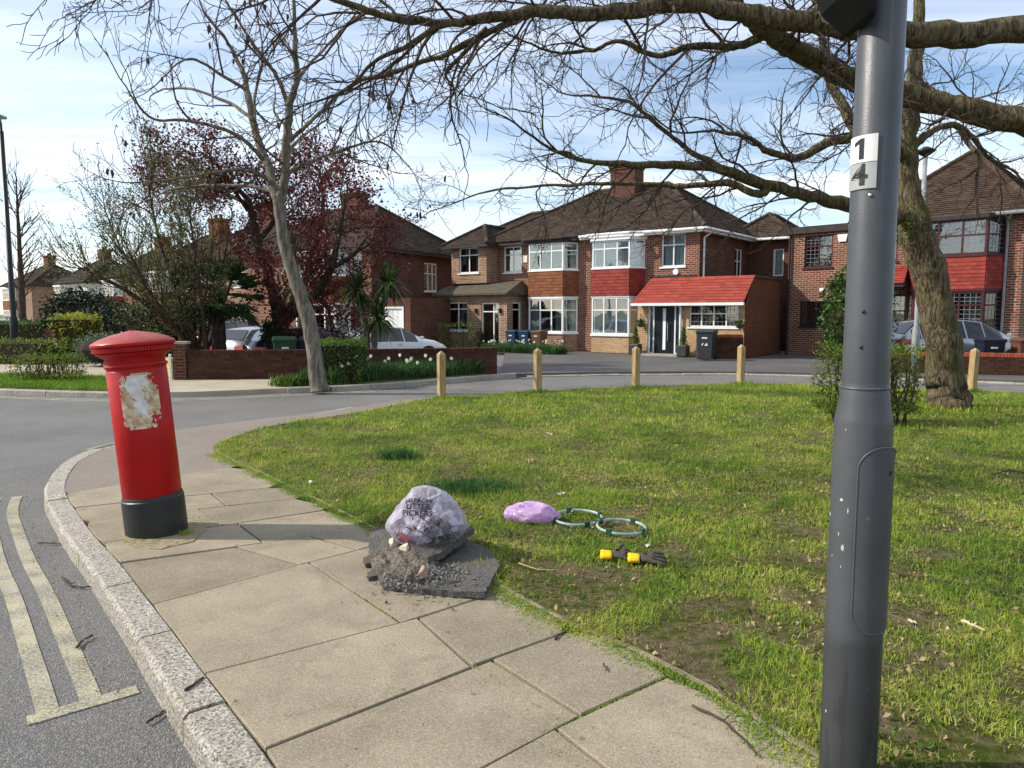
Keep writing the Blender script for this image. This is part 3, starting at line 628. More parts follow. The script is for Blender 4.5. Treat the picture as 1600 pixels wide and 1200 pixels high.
hip_roof(h2, -12.42, -8.0, -.36, 7.9, 4.76, 6.62, -10.75, -8.4, 'rooftile', 'x', 'side_roof', skip=('r',), seed=40)
m = MB(); m.box(-12.42,-9.6,-1.16,-1.1,4.62,4.74); m.box(-9.66,-9.6,-1.1,-.3,4.62,4.74); m.build('eaves_board', M['lintel'], h2)
m = MB(); m.box(-8.42,-8.2,-.03,-.002,3.9,4.2); m.build('alarm_box', M['cream'], h2)
# ------------------------------------------------------------------ house on the right
h3 = thing('brick_house', 'red brick house with maroon leaded windows, flat roofed side extension and tiled pyramid roof', 'house', (10.9,29.15,-.1), R(-46)); h3.scale = (1.08,1.08,1.08)
m = MB(); wall(m, (0,0,0), UX, 2.7, 0, 4.42, [(.58,1.59,3.21,4.34), (.49,1.62,1.12,2.02)]); wall(m, (0,7,0), UYN, 7, 0, 4.42); m.build('extension_wall', M['brickB'], h3)
m = MB(); m.box(-.12,2.75,-.14,7,4.42,4.66); m.build('flat_roof_fascia', M['lintel'], h3)
window(h3, (0,0,0), UX, .58, 1.59, 3.21, 4.34, 2, .66, 'maroon', 'dark', .13, sill='maroon', seed=50)
window(h3, (0,0,0), UX, .49, 1.62, 1.12, 2.02, 2, 0, 'black', 'dark', 0, sill='black', seed=51)
bl = MB()
for k in range(9): bl.fbox((0,0,0),UX,.55,1.56,1.22+k*.085,1.235+k*.085,.13,.16)
bl.build('blind_slats', M['interior'], h3)
m = MB(); m.add([(1.8,-.06,4.05),(2.05,-.06,4.05),(2.1,-.06,4.3),(1.75,-.06,4.3),(1.8,-.002,4.05),(2.05,-.002,4.05),(2.1,-.002,4.3),(1.75,-.002,4.3)], [(0,1,2,3),(7,6,5,4),(0,4,5,1),(1,5,6,2),(2,6,7,3),(3,7,4,0)]); m.build('alarm_box', M['white'], h3)
m = MB(); m.box(1.2,1.34,-.05,-.002,2.36,2.48); m.build('security_lamp', M['white'], h3)
m = MB(); gutter(m, [(.08,-.08,4.4),(.08,-.08,0.02)], .045); m.build('downpipe', M['lintel'], h3)
m = MB(); wall(m, (2.7,-.12,0), UX, 4.5, 0, 4.5, [(.55,1.05,3.3,4.3), (1.9,3.7,.92,2.2), (1.9,3.7,3.35,4.4), (.3,1.4,0,2.2)]); wall(m, (7.2,-.12,0), UY, 7, 0, 4.5); m.build('front_wall', M['brickB'], h3)
window(h3, (2.7,-.12,0), UX, .55, 1.05, 3.3, 4.3, 1, .66, 'maroon', 'half', .13, seed=52, sill='maroon')
bay(h3, 4.45, 6.42, -.12, .6, .33, (.92,2.24,2.33,3.28,4.40), 'redtile', ('drape','drape'), 3, .14, 'maroon', 'lintel', 8, seed=60, trans=(.68,.55))
hip_roof(h3, 2.35, 7.6, -.55, 7.0, 4.54, 7.05, 3.0, 3.6, 'roofred', 'y', seed=70)
m = MB(); m.box(2.35,7.55,-.56,-.5,4.42,4.54); m.build('eaves_board', M['lintel'], h3)
m = MB(); gutter(m, [(2.35,-.62,4.5),(7.6,-.62,4.5)]); gutter(m, [(6.95,-.6,4.46),(6.8,-.3,4.3),(6.8,-.2,4.2),(6.8,-.2,.05)], .04); m.build('gutter', M['metalgrey'], h3)
m = MB(); m.add([(2.75,-1.1,2.42),(4.3,-1.1,2.42),(4.3,-.14,2.42),(2.75,-.14,2.42),(2.75,-1.1,2.5),(4.3,-1.1,2.5),(4.1,-.14,3.08),(2.9,-.14,3.08)], [(0,3,2,1),(0,1,5,4),(4,5,6,7),(1,2,6,5),(3,0,4,7)]); po = m.build('porch_canopy', M['lintel'], h3)
tile_objs(po, (2.75,-1.12,2.52), UX, Vector((0,.98,.58)), 1.55, 1.12, 7, .26, 'redtile', 'roof_tile', xl=lambda t: .15*t, xr=lambda t: 1.55-.2*t)
for x in (3.0,3.75): b = MB(); b.box(x,x+.1,-.98,-.88,0,2.41); b.build('porch_post', M['maroon'], h3)
window(h3, (2.7,-.12,0), UX, .3, 1.4, .05, 2.2, 2, .75, 'maroon', 'half', .16, seed=77)
# ------------------------------------------------------------------ shaded house on the left
h1 = thing('hipped_house', 'shaded red brick house with dark hipped roof and white garage door behind the plum tree', 'house', (-6.3,33.1,-.3), R(-32))
m = MB(); wall(m, (-8.5,0,0), UX, 8.5, 0, 4.8, [(7.18,7.94,3.77,4.72), (7.05,7.9,0,2.34), (4.3,6.7,1.1,2.3), (4.3,6.7,3.7,4.7)]); m.build('front_wall', M['brickB'], h1)
m = MB(); wall(m, (0,0,0), UY, 7, 0, 4.8, [(3.75,4.8,3.0,4.4)]); m.build('side_wall', M['brickC'], h1)
window(h1, (-8.5,0,0), UX, 7.18, 7.94, 3.77, 4.72, 2, .7, 'white', 'net', seed=90, sill='white')
window(h1, (0,0,0), UY, 3.75, 4.8, 3.0, 4.4, 3, .62, 'white', 'blind', .3, seed=91, sill='white')
bay(h1, -4.3, -1.75, 0, .6, .36, (.95,2.32,2.4,3.6,4.65), 'clay', ('net','net'), 4, seed=93)
m = MB(); m.fbox((-8.5,0,0),UX,7.05,7.13,0,2.34,.0,.1); m.fbox((-8.5,0,0),UX,7.82,7.9,0,2.34,.0,.1); m.fbox((-8.5,0,0),UX,7.13,7.82,2.24,2.34,.001,.1); m.build('door_frame', M['white'], h1)
m = MB(); m.fbox((-8.5,0,0),UX,7.13,7.82,0,2.24,.06,.1); m.build('front_door', M['maroon'], h1)
m = MB(); wall(m, (0.002,-.1,0), UX, 2.3, 0, 2.5, [(.12,1.86,0,2.15)]); wall(m, (2.3,-.1,0), UY, 5, 0, 2.5); m.box(0.01,2.29,-.05,4.9,2.5,2.58); m.build('garage_wall', M['brickC'], h1)
m = MB(); m.fbox((0,-.1,0),UX,.05,.13,0,2.2,-.03,.1); m.fbox((0,-.1,0),UX,1.86,1.94,0,2.2,-.03,.1); m.fbox((0,-.1,0),UX,.13,1.86,2.12,2.2,-.03,.1); m.build('garage_frame', M['white'], h1)
gd = MB(); gd.fbox((0,-.1,0),UX,.13,1.86,.02,2.12,.05,.08); go = gd.build('garage_door', M['white'], h1)
for k in range(6): b = MB(); b.fbox((0,-.1,0),UX,.17+k*.28,.17+k*.28+.26,.06,2.08,.035,.051); b.build('door_panel', M['white'], go, bevel=.008)
hip_roof(h1, -8.9, .38, -.4, 7.4, 4.84, 7.25, -6, -2.75, 'roofdark', seed=80)
m = MB(); m.box(-8.9,.36,-.4,-.34,4.7,4.82); m.box(.3,.36,-.33,7.3,4.7,4.82); m.build('eaves_board', M['lintel'], h1)
ch = chimney(h1, -4.2, 3.4, 6.3, 8.0, 1.1, .8, 2, 'brickC')
m = MB(); m.tube([Vector((-3.6,3.4,7.0)), Vector((-3.6,3.4,9.4))], .02, 5)
for k in range(5): m.tube([Vector((-3.6+.12*k-.3,3.4-.25,9.3)), Vector((-3.6+.12*k-.3,3.4+.25,9.3))], .008, 4)
m.tube([Vector((-4.0,3.4,9.3)), Vector((-3.2,3.4,9.3))], .012, 4); m.build('tv_aerial', M['metalgrey'], h1)
# ------------------------------------------------------------------ far street on the left
def far_house(label, loc, rz, w, render, tile, seed):
    h = thing('street_house', label, 'house', loc, rz, None); m = MB(); D_ = 6.5
    wall(m, (0,0,0), UX, w, 0, 4.8, [(w*.62,w*.62+1.0,3.3,4.5), (w*.65,w*.65+.9,0.1,2.1)]); wall(m, (w,0,0), UY, D_, 0, 4.8); wall(m, (0,D_,0), UYN, D_, 0, 4.8); m.build('wall', M[render], h)
    window(h, (0,0,0), UX, w*.62, w*.62+1.0, 3.3, 4.5, 2, .7, 'white', 'net', seed=seed); window(h, (0,0,0), UX, w*.65, w*.65+.9, .1, 2.1, 2, .8, 'white', 'half', seed=seed+1)
    bay(h, w*.12, w*.12+1.9, 0, .6, .36, (.8,2.2,2.3,3.3,4.55), tile, ('net','net'), 3, seed=seed+2, tw=.5, rows=4)
    hip_roof(h, -.35, w+.35, -.4, D_+.3, 4.84, 7.2, w*.3, w*.7, 'roofdark', seed=seed+5); chimney(h, w*.5, D_*.5, 6.2, 8.3, 1.2, .8, 2, 'brickC'); return h
M['render_white'] = pm('white_render', [lin(196,194,188), lin(214,212,206)], 3, .9, .2, 60)
far_house('small far house of brown brick with bay beyond the parked silver car', (-56.4,82,-.3), R(-38), 7.5, 'brickA', 'clay', 100)
far_house('far white rendered house half hidden by the budding shrub', (-45.7,74,-.3), R(-38), 7.0, 'render_white', 'clay', 120)
far_house('far brick house with red tiled panel seen just right of the white house', (-34.2,62,-.3), R(-38), 7.0, 'brickB', 'redtile', 140)
far_house('brick house hidden behind the budding shrub branches', (-24.7,50,-.3), R(-36), 7.0, 'brickC', 'clay', 160)
far_house('brick house with dark roof screened by the plum tree and palm', (-18.8,43.0,-.3), R(-34), 6.4, 'brickA', 'clay', 180)
# ------------------------------------------------------------------ vegetation
def m_bark(name, c1, c2, c3, moss=None, sc=1.0, ridg=1.0):
    t = NT(name); o = t.obj(); st = t.n('ShaderNodeMapping', {'Vector': o, 'Scale': (14*sc, 14*sc, 2.0*sc)}).outputs[0]
    n1 = t.noise(st, 2.2, 6, .65, .5); c = t.ramp(n1, [(.38, c1), (.5, c2), (.64, c3)])
    if moss: c = t.mixc(t.ramp(t.noise(o, 1.6, 5, .6), [(.5, 0.0), (.68, .75)]), c, moss)
    return t.fin(c, .92, t.bump(t.math('ADD', n1, t.math('MULTIPLY', t.noise(o, 26, 4), .25)), 1.0*ridg, .06), .15)
M['barkR'] = m_bark('ridged_bark', lin(52,45,35), lin(98,87,67), lin(136,123,97), lin(84,82,36), 1.0)
M['barkL'] = m_bark('smooth_grey_bark', lin(76,70,63), lin(108,101,92), lin(136,128,116), lin(92,86,66), .6, .35)
M['barkD'] = m_bark('dark_bark', lin(46,38,33), lin(70,59,51), lin(92,79,68), None, 1.0)
M['twig'] = pm('twig_bark', [lin(52,42,36), lin(82,68,58)], 8, .9, .2, 60)
M['pod'] = pm('dry_seed_pod', [lin(44,34,26), lin(70,54,40)], 20, .9, .3)
def leafmat(name, stops, island=.35, tr=.35, rough=.5):
    t = NT(name); c = t.vary(t.ramp(t.noise(t.obj(), 2.0, 4), stops), island, True); t.fin(c, rough, None, .3)
    tl = t.n('ShaderNodeBsdfTranslucent', {'Color': c}); mx = t.n('ShaderNodeMixShader', {0: tr, 1: t.b.outputs[0], 2: tl.outputs[0]}); t.set(t.out.inputs['Surface'], mx.outputs[0]); return t.m
M['plum'] = leafmat('plum_leaves', [(.3, lin(76,34,33)), (.55, lin(108,48,46)), (.75, lin(138,80,72))])
M['bud'] = leafmat('bud_leaves', [(.3, lin(78,90,40)), (.7, lin(128,138,74))])
M['privet'] = leafmat('privet_leaves', [(.3, lin(74,92,32)), (.6, lin(118,132,52)), (.75, lin(146,152,72))])
M['hedge'] = leafmat('hedge_leaves', [(.3, lin(50,78,26)), (.6, lin(88,116,40)), (.8, lin(118,140,56))])
M['yellowhedge'] = leafmat('golden_hedge_leaves', [(.3, lin(112,120,36)), (.7, lin(168,166,60))])
M['laurel'] = leafmat('laurel_leaves', [(.3, lin(38,62,24)), (.6, lin(62,92,34)), (.8, lin(96,122,50))], .4, .25, .3)
M['evergreen'] = leafmat('evergreen_leaves', [(.3, lin(20,32,18)), (.7, lin(38,52,28))], .4, .15)
M['greyleaf'] = leafmat('grey_green_leaves', [(.3, lin(74,92,70)), (.7, lin(112,128,100))])
M['palm'] = leafmat('palm_fronds', [(.3, lin(30,54,34)), (.7, lin(58,86,52))], .3, .2, .4)
M['cord'] = leafmat('cordyline_leaves', [(.3, lin(38,58,30)), (.7, lin(80,100,54))], .35, .25, .4)
M['daff'] = leafmat('daffodil_leaves', [(.3, lin(44,76,38)), (.7, lin(78,112,58))])
M['ivy'] = leafmat('ivy_leaves', [(.3, lin(30,46,24)), (.7, lin(56,74,38))])
M['russet'] = leafmat('russet_leaves', [(.3, lin(96,66,36)), (.7, lin(136,96,52))])
M['petal'] = pm('white_petals', [lin(232,230,206), lin(244,242,230)], 4, .7, 0)
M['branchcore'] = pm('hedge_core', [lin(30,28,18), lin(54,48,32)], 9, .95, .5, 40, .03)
def attach(o, root):
    o.parent = root; o.matrix_parent_inverse = Matrix.Translation(-Vector(root.location)) if root.rotation_euler.z == 0 else root.matrix_basis.inverted(); return o
def rot_about(v, ax, a): return Matrix.Rotation(a, 3, ax) @ v
class Tree:
    def __init__(s, seed, fat=1.0): s.fat = fat; s.r = random.Random(seed); s.big = MB(); s.fine = MB(); s.tips = []; s.nodes = []
    def gnarl(s, a=.022):
        for i, v in enumerate(s.big.v):
            q = Vector(v); s.big.v[i] = tuple(q+noise.noise_vector(q*3.1)*a+noise.noise_vector(q*9.0)*a*.45+noise.noise_vector(q*24.0)*a*.16)
        return s.big
    def branch(s, p, d, L, r, lev, prm):
        # prm: list by level of dict(n, ang, ratio, wig, grav, seg)
        q = prm[lev]; rr = s.r; k = q['seg']; pts = [p.copy()]; rad = [r]; d = d.normalized(); tip = max(r*q.get('tip',.35), q.get('rmin',.004))
        for i in range(k):
            w = Vector((rr.gauss(0,1), rr.gauss(0,1), rr.gauss(0,1)))*q['wig']; g = Vector((0,0,q['grav']))
            d = (d+w+g).normalized(); pts.append(pts[-1]+d*(L/k)); rad.append(r+(tip-r)*(i+1)/k)
        (s.big if r > .03 else s.fine).tube(pts, rad, 6 if r > .03 else (4 if r > .012 else 3), False)
        s.kids(pts, rad, L, lev, prm)
        if lev+1 >= len(prm): s.tips.append((pts[-1], d)); s.nodes += pts[1:]
        return pts
    def kids(s, pts, rad, L, lev, prm, t0=.2):
        if lev+1 >= len(prm): return
        q = prm[lev]; c = prm[lev+1]; rr = s.r; k = len(pts)-1
        n = max(1, int(q['n']*(L if q.get('per_m') else 1)+rr.random()))
        for i in range(n):
            t = t0+(1-t0)*((i+rr.random())/n); f = t*k; j = min(int(f), k-1); p = pts[j].lerp(pts[j+1], f-j); d = (pts[j+1]-pts[j]).normalized()
            ax = d.orthogonal().normalized(); ax = rot_about(ax, d, rr.uniform(0, 2*math.pi)); nd = rot_about(d, ax, c['ang']*rr.uniform(.65,1.3))
            ln = c['len']*rr.uniform(.55,1.25)*(1-.35*t); r0 = max(min(rad[j]*.7, c['r']*rr.uniform(.8,1.2)), .0035)
            s.branch(p, nd, ln, r0, lev+1, prm)
        # leading shoot
        s.branch(pts[-1], (pts[-1]-pts[-2]), c['len']*.8, min(rad[-1], c['r']), lev+1, prm)
    def limb(s, trace, prm, lev=0, wob=.03, sub=6, t0=.15):
        P_ = [PT(x,y,Y) if not isinstance(x, Vector) else x for x, y, Y, r in trace]; Rr = [t[3]*s.fat for t in trace]
        pts, rad = [], []
        for i in range(len(P_)-1):
            p0, p1, p2, p3 = P_[max(i-1,0)], P_[i], P_[i+1], P_[min(i+2,len(P_)-1)]
            for j in range(sub):
                t = j/sub; q = .5*((2*p1)+(p2-p0)*t+(2*p0-5*p1+4*p2-p3)*t*t+(3*p1-p0-3*p2+p3)*t**3)
                q += Vector([s.r.gauss(0,wob*Rr[i]*3) for _ in range(3)]); pts.append(q); rad.append((Rr[i]+(Rr[i+1]-Rr[i])*t)*s.r.uniform(.975,1.03))
        pts.append(P_[-1]); rad.append(Rr[-1]); s.big.tube(pts, rad, 14, True)
        if prm: s.kids(pts, rad, sum((b-a).length for a, b in zip(pts, pts[1:])), lev, prm, t0)
        return pts, rad
def leaves(name, pts, size, mat, parent, rng_, n_per=3, spread=.12, kind=None, up=0.2, aspect=.55):
    # small folded leaves (two triangles along the rib) spread round points
    rg = np.random.default_rng(rng_); P_ = np.array([(p[0],p[1],p[2]) for p in pts], np.float32); P_ = np.repeat(P_, n_per, 0); n = len(P_)
    if n == 0: return None
    P_ += rg.normal(0, spread, (n,3)); a = rg.normal(0,1,(n,3)); a[:,2] += up; a /= np.linalg.norm(a,axis=1,keepdims=True); b = np.cross(a, rg.normal(0,1,(n,3))); b /= np.linalg.norm(b,axis=1,keepdims=True)+1e-9
    L = (size*rg.uniform(.6,1.3,n))[:,None]; w = L*aspect*.5; c = np.cross(a,b)
    v = np.stack([P_, P_+a*L*.5+b*w+c*w*.5, P_+a*L, P_+a*L*.5-b*w+c*w*.5], 1).reshape(-1,3); i = np.arange(n)[:,None]*4
    f = np.concatenate([i+np.array([[0,1,2]]), i+np.array([[0,2,3]])], 0)
    return np_mesh(name, v, f, mat, parent, kind)
# ---- big tree on the lawn and its neighbour just out of view: limbs cross the top of the view
PR = [dict(n=2.2, per_m=1), dict(n=6, ang=.85, len=1.25, r=.022, wig=.20, grav=-.015, seg=7, tip=.4, per_m=0), dict(n=4, ang=.8, len=.60, r=.0095, wig=.24, grav=.02, seg=5, tip=.5, rmin=.0038), dict(n=0, ang=.8, len=.26, r=.005, wig=.25, grav=.05, seg=3, tip=.6, rmin=.0032)]
PR2 = [dict(n=2.5, per_m=1), dict(n=7, ang=.85, len=1.2, r=.016, wig=.15, grav=-.085, seg=8, tip=.4), dict(n=4, ang=.75, len=.55, r=.008, wig=.22, grav=-.03, seg=5, tip=.5, rmin=.0034), dict(n=0, ang=.8, len=.22, r=.0045, wig=.25, grav=.03, seg=3, tip=.6, rmin=.003)]
tr = thing('lawn_tree', 'bare tree with leaning ridged trunk standing on the lawn behind the lamp post', 'tree', tuple(G(1480,638)))
T = Tree(11, .84)
B0 = G(1482,640)
trunk = [(1484,646,12.2,.47),(1481,615,12.25,.37),(1476,570,12.3,.335),(1466,500,12.3,.315),(1450,430,12.3,.31),(1434,380,12.3,.32),(1424,335,12.3,.27),(1417,280,12.3,.205),(1418,210,12.35,.18),(1426,140,12.4,.15),(1434,60,12.5,.12),(1440,-40,12.6,.09),(1436,-160,12.7,.06)]
T.limb(trunk, [dict(n=.35, per_m=1)]+PR[1:], 0, .02, 5, .55)
T.limb([(1432,345,12.2,.15),(1380,333,12.0,.135),(1300,314,11.7,.115),(1256,303,11.5,.105),(1182,285,11.2,.095),(1125,264,10.9,.08),(1037,258,10.6,.062),(963,256,10.3,.05),(906,249,10.0,.035),(860,232,9.8,.025)], PR)
T.limb([(1200,292,11.3,.08),(1182,302,11.2,.075),(1138,286,11.3,.062),(1072,291,11.4,.05),(1007,287,11.5,.042),(906,288,11.6,.033),(836,291,11.7,.025),(760,300,11.8,.018),(700,321,11.8,.012)], PR)
T.limb([(1150,272,11.0,.055),(1081,238,11.0,.045),(1040,205,10.9,.04),(1007,179,10.8,.032),(976,157,10.7,.026),(900,150,10.5,.015)], PR)
T.limb([(1418,250,12.3,.12),(1380,220,12.0,.1),(1336,217,11.8,.095),(1297,222,11.6,.085),(1247,246,11.4,.075),(1200,236,11.2,.055),(1170,215,11.0,.04),(1110,205,10.8,.025)], PR)
T.limb([(1400,250,12.0,.12),(1350,215,11.9,.11),(1336,200,11.9,.105),(1305,142,12,.085),(1291,108,12.1,.075),(1286,71,12.2,.065),(1277,14,12.3,.055),(1262,-70,12.4,.04)], PR)
T.limb([(1425,230,12.4,.08),(1455,205,12.6,.07),(1490,196,12.8,.062),(1520,215,13.0,.055),(1545,247,13.1,.045),(1575,262,13.2,.03)], PR)
T.limb([(1500,205,12.9,.055),(1520,232,12.6,.05),(1530,245,12.5,.045),(1526,276,12.4,.03)], PR[:3])
T.limb([(1424,120,12.4,.07),(1470,150,12.8,.06),(1530,175,13.4,.045),(1590,180,13.8,.03)], PR)
attach(T.gnarl().build('trunk', M['barkR'], None, True), tr)
attach(T.fine.build('branches', M['twig'], None, kind='stuff'), tr)
rg_ = np.random.default_rng(5)
attach(leaves('moss', [PT(1424+random.uniform(-14,4),340+random.uniform(-20,40),12.0) for _ in range(60)], .05, M['privet'], None, 3, 3, .05, 'stuff'), tr)
t2 = thing('overhanging_tree', 'large bare tree whose thick limbs reach over the lawn from beyond the lamp post', 'tree', (10.3,8.6,0))
T = Tree(23, .82)
t2b = [(Vector((10.3,8.6,-.05)),0,0,.55),(Vector((10.25,8.6,.6)),0,0,.42),(Vector((10.2,8.6,2.0)),0,0,.37),(Vector((10.0,8.6,3.4)),0,0,.36),(Vector((10.0,8.7,4.8)),0,0,.28),(Vector((10.2,8.8,7)),0,0,.2),(Vector((10.0,8.6,9.5)),0,0,.1)]
T.limb(t2b, [dict(n=.6, per_m=1)]+PR[1:], 0, .02, 4, .55)
T.limb([(Vector((10.0,8.6,3.3)),0,0,.26),(1700,215,8.7,.21),(1600,190,8.8,.185),(1480,165,8.9,.165),(1421,148,8.9,.155),(1343,130,8.8,.15),(1297,106,8.7,.145),(1240,76,8.5,.13),(1212,57,8.4,.12),(1170,30,8.3,.1),(1147,9,8.2,.085),(1110,-25,8.1,.065),(1050,-80,8.0,.04)], PR)
T.limb([(Vector((10.0,8.6,4.4)),0,0,.26),(1720,30,8.4,.2),(1600,45,8.2,.165),(1450,55,8.0,.15),(1340,46,7.8,.14),(1240,32,7.7,.13),(1169,24,7.6,.115),(1081,6,7.5,.1),(994,16,7.4,.088),(906,20,7.3,.082),(836,17,7.2,.07),(744,32,7.1,.056),(700,40,7.05,.05),(644,34,7,.042),(600,24,6.9,.037),(540,6,6.8,.032),(470,-20,6.7,.028),(380,-50,6.6,.022),(280,-50,6.5,.016),(215,-25,6.5,.012)], PR2)
T.limb([(850,17,7.2,.05),(810,28,7.2,.045),(775,46,7.2,.04),(727,68,7.3,.033),(670,94,7.4,.028),(604,116,7.5,.023),(566,124,7.5,.019),(536,142,7.6,.015),(502,157,7.6,.01)], PR2)
T.limb([(1190,58,8.4,.06),(1147,74,8.4,.05),(1077,72,8.3,.045),(1029,88,8.3,.04),(967,66,8.2,.03),(928,80,8.1,.024),(880,84,8.0,.018)], PR)
T.limb([(760,44,7.2,.03),(727,78,7.3,.026),(705,100,7.4,.022),(697,118,7.4,.018),(704,132,7.4,.01)], PR[:3])
T.limb([(1030,10,7.45,.05),(980,-10,7.6,.04),(880,-30,7.8,.03),(760,-30,8,.02)], PR2)
T.limb([(690,40,7.05,.035),(640,70,6.9,.028),(590,95,6.8,.02),(545,135,6.8,.012)], PR2)
attach(T.gnarl().build('trunk', M['barkR'], None, True), t2); attach(T.fine.build('branches', M['twig'], None, kind='stuff'), t2)
# ---- left bare tree with seed pods
tl = thing('pod_tree', 'slender pale-barked bare tree with dark seed pods rising beside the garden wall', 'tree', tuple(G(497,608)))
T = Tree(31, .84)
PL = [dict(n=1.1, per_m=1), dict(n=3.6, ang=.8, len=1.35, r=.026, wig=.13, grav=.05, seg=6, tip=.45), dict(n=2, ang=.8, len=.6, r=.012, wig=.18, grav=.06, seg=4, tip=.6, rmin=.006), dict(n=0, ang=.8, len=.3, r=.008, wig=.2, grav=.06, seg=3, tip=.6, rmin=.0055)]
Y = 15.6
def TLm(tr_, dy, prm=PL): T.limb([(x,y,Y+dy*i/max(1,len(tr_)-1),r) for i,(x,y,r) in enumerate(tr_)], prm)
T.limb([(500,612,Y,.25),(496,590,Y,.205),(490,545,Y,.195),(482,500,Y,.185),(466,450,Y,.175),(453,412,Y,.155),(444,380,Y,.145),(438,340,Y,.14),(434,305,Y,.14)], None, 0, .01, 5)
TLm([(434,312,.13),(428,295,.12),(420,262,.105),(405,225,.095),(394,180,.085),(382,124,.07),(371,94,.055),(349,56,.04),(320,20,.028),(300,-30,.016)], 1.2)
TLm([(438,315,.12),(445,277,.11),(448,225,.1),(452,169,.09),(463,124,.075),(461,75,.06),(460,22,.045),(456,-50,.025)], -1.0)
TLm([(452,172,.06),(435,124,.05),(415,95,.042),(397,71,.036),(371,30,.028),(345,-10,.02)], -.8)
TLm([(463,128,.05),(480,105,.042),(502,82,.036),(540,41,.025)], 1.0)
TLm([(412,250,.055),(385,222,.05),(352,203,.045),(292,188,.036),(240,186,.028),(205,150,.018)], -1.4)
TLm([(396,188,.05),(360,162,.042),(300,140,.034),(255,139,.022)], 1.3)
TLm([(385,140,.045),(345,116,.038),(300,92,.026),(270,105,.018)], -1.0)
TLm([(424,285,.05),(400,270,.044),(360,266,.038),(292,277,.028),(229,284,.018)], -1.5)
TLm([(432,305,.05),(400,292,.044),(322,290,.036),(270,296,.028),(229,313,.018)], 1.2)
TLm([(450,270,.055),(499,247,.042),(544,232,.034),(596,222,.025),(640,262,.015)], .6)
TLm([(452,221,.055),(491,184,.045),(540,139,.036),(574,121,.028),(645,102,.02)], -1.3)
TLm([(448,240,.045),(470,215,.036),(505,190,.026)], 1.6)
TLm([(398,200,.045),(398,150,.036),(410,95,.03),(405,40,.022)], 1.5)
attach(T.gnarl(.016).build('trunk', M['barkL'], None, True), tl); attach(T.fine.build('branches', M['twig'], None, kind='stuff'), tl)
pm_ = MB(); rr = random.Random(4); tips = [t for t in T.tips if PT(0,0,1) is not None]; rr.shuffle(tips)
for p, d in tips[:48]:
    for k in range(rr.choice((1,1,2))):
        q = p+Vector((rr.uniform(-.05,.05), rr.uniform(-.05,.05), 0)); h = rr.uniform(.10,.18)
        pm_.tube([q, q-Vector((0,0,h*.2)), q-Vector((rr.uniform(-.02,.02),0,h*.6)), q-Vector((0,0,h))], [.005,.025,.028,.005], 6)
attach(pm_.build('seed_pods', M['pod'], None, kind='stuff'), tl)
# ---- generic leafy tree from surveyed limbs
def leafy(name, label, cat, base, limbs, prm, seed, leafm, size, npn, spread, bark='barkD', nodes_from=0, twigname='branches'):
    root = thing(name, label, cat, base); t = Tree(seed)
    for l in limbs: t.limb(l, prm)
    attach(t.big.build('trunk', M[bark], None, True), root)
    if t.fine.v: attach(t.fine.build(twigname, M['twig'], None, kind='stuff'), root)
    lv = leaves('crown', t.nodes, size, M[leafm], None, seed, npn, spread, 'stuff')
    if lv: attach(lv, root)
    return root, t
PP = [dict(n=2.6, per_m=1), dict(n=5, ang=.8, len=1.25, r=.03, wig=.16, grav=.02, seg=6), dict(n=4, ang=.8, len=.65, r=.013, wig=.2, grav=.02, seg=4, rmin=.006), dict(n=0, ang=.9, len=.35, r=.008, wig=.2, grav=0, seg=3, rmin=.006)]
Y = 22.0
B_ = G(430,572); B_.z = -.3
leafy('plum_tree', 'purple-leaved plum tree with dark forked trunk behind the brick wall', 'tree', tuple(B_), [
    [(432,585,Y,.30),(434,540,Y,.27),(438,500,Y,.25),(430,470,Y,.2),(420,430,Y,.15),(405,390,Y,.13),(395,340,Y,.11),(385,310,Y,.08),(360,285,Y,.05),(330,270,Y-.5,.03)],
    [(438,505,Y,.2),(470,480,Y,.17),(500,450,Y-.6,.13),(520,410,Y-1,.1),(530,360,Y-1,.07),(540,310,Y-1,.04)],
    [(450,490,Y,.15),(475,440,Y+1,.12),(495,380,Y+1.3,.09),(505,320,Y+1.5,.06),(500,270,Y+1.5,.03)],
    [(400,380,Y,.09),(425,350,Y+.5,.07),(440,310,Y+.5,.05),(445,270,Y+.5,.03)],
    [(386,318,Y,.07),(345,300,Y+1,.05),(300,290,Y+1,.035),(270,300,Y+1,.02)],
    [(388,330,Y,.06),(340,260,Y-.5,.04),(310,235,Y-.8,.02)],
    [(515,420,Y-1,.08),(550,400,Y-1,.06),(575,370,Y-1,.03)], [(510,440,Y+1,.08),(535,445,Y+1.3,.05),(550,460,Y+1.5,.03)], [(490,460,Y,.1),(512,480,Y-.5,.06),(515,505,Y-.6,.03)]],
    PP, 41, 'plum', .105, 3, .15)
rt = thing('russet_shrub', 'tall russet leafed shrub between the fan palm and the budding shrub', 'shrub', (-9.6,21.4,-.3)); T = Tree(47)
PB = [dict(n=3, per_m=1), dict(n=5, ang=.7, len=1.0, r=.02, wig=.12, grav=.07, seg=6), dict(n=3, ang=.6, len=.5, r=.01, wig=.15, grav=.07, seg=4, rmin=.006)]
for i in range(5): T.limb([(300+i*4,570,21.4,.06),(292+i*12,500,21.4+.4*i-1,.05),(285+i*20,430,21.4+.6*i-1.2,.035),(285+i*24,370,21.4+.6*i-1.4,.02)], PB)
attach(T.big.build('trunk', M['barkD'], None, True), rt); attach(T.fine.build('branches', M['twig'], None, kind='stuff'), rt); attach(leaves('crown', T.nodes, .075, M['russet'], None, 8, 3, .12, 'stuff'), rt)
bs = thing('budding_shrub', 'wide spreading shrub with many fine upright shoots and small green buds', 'shrub', (-10.3,20.3,-.3)); T = Tree(53)
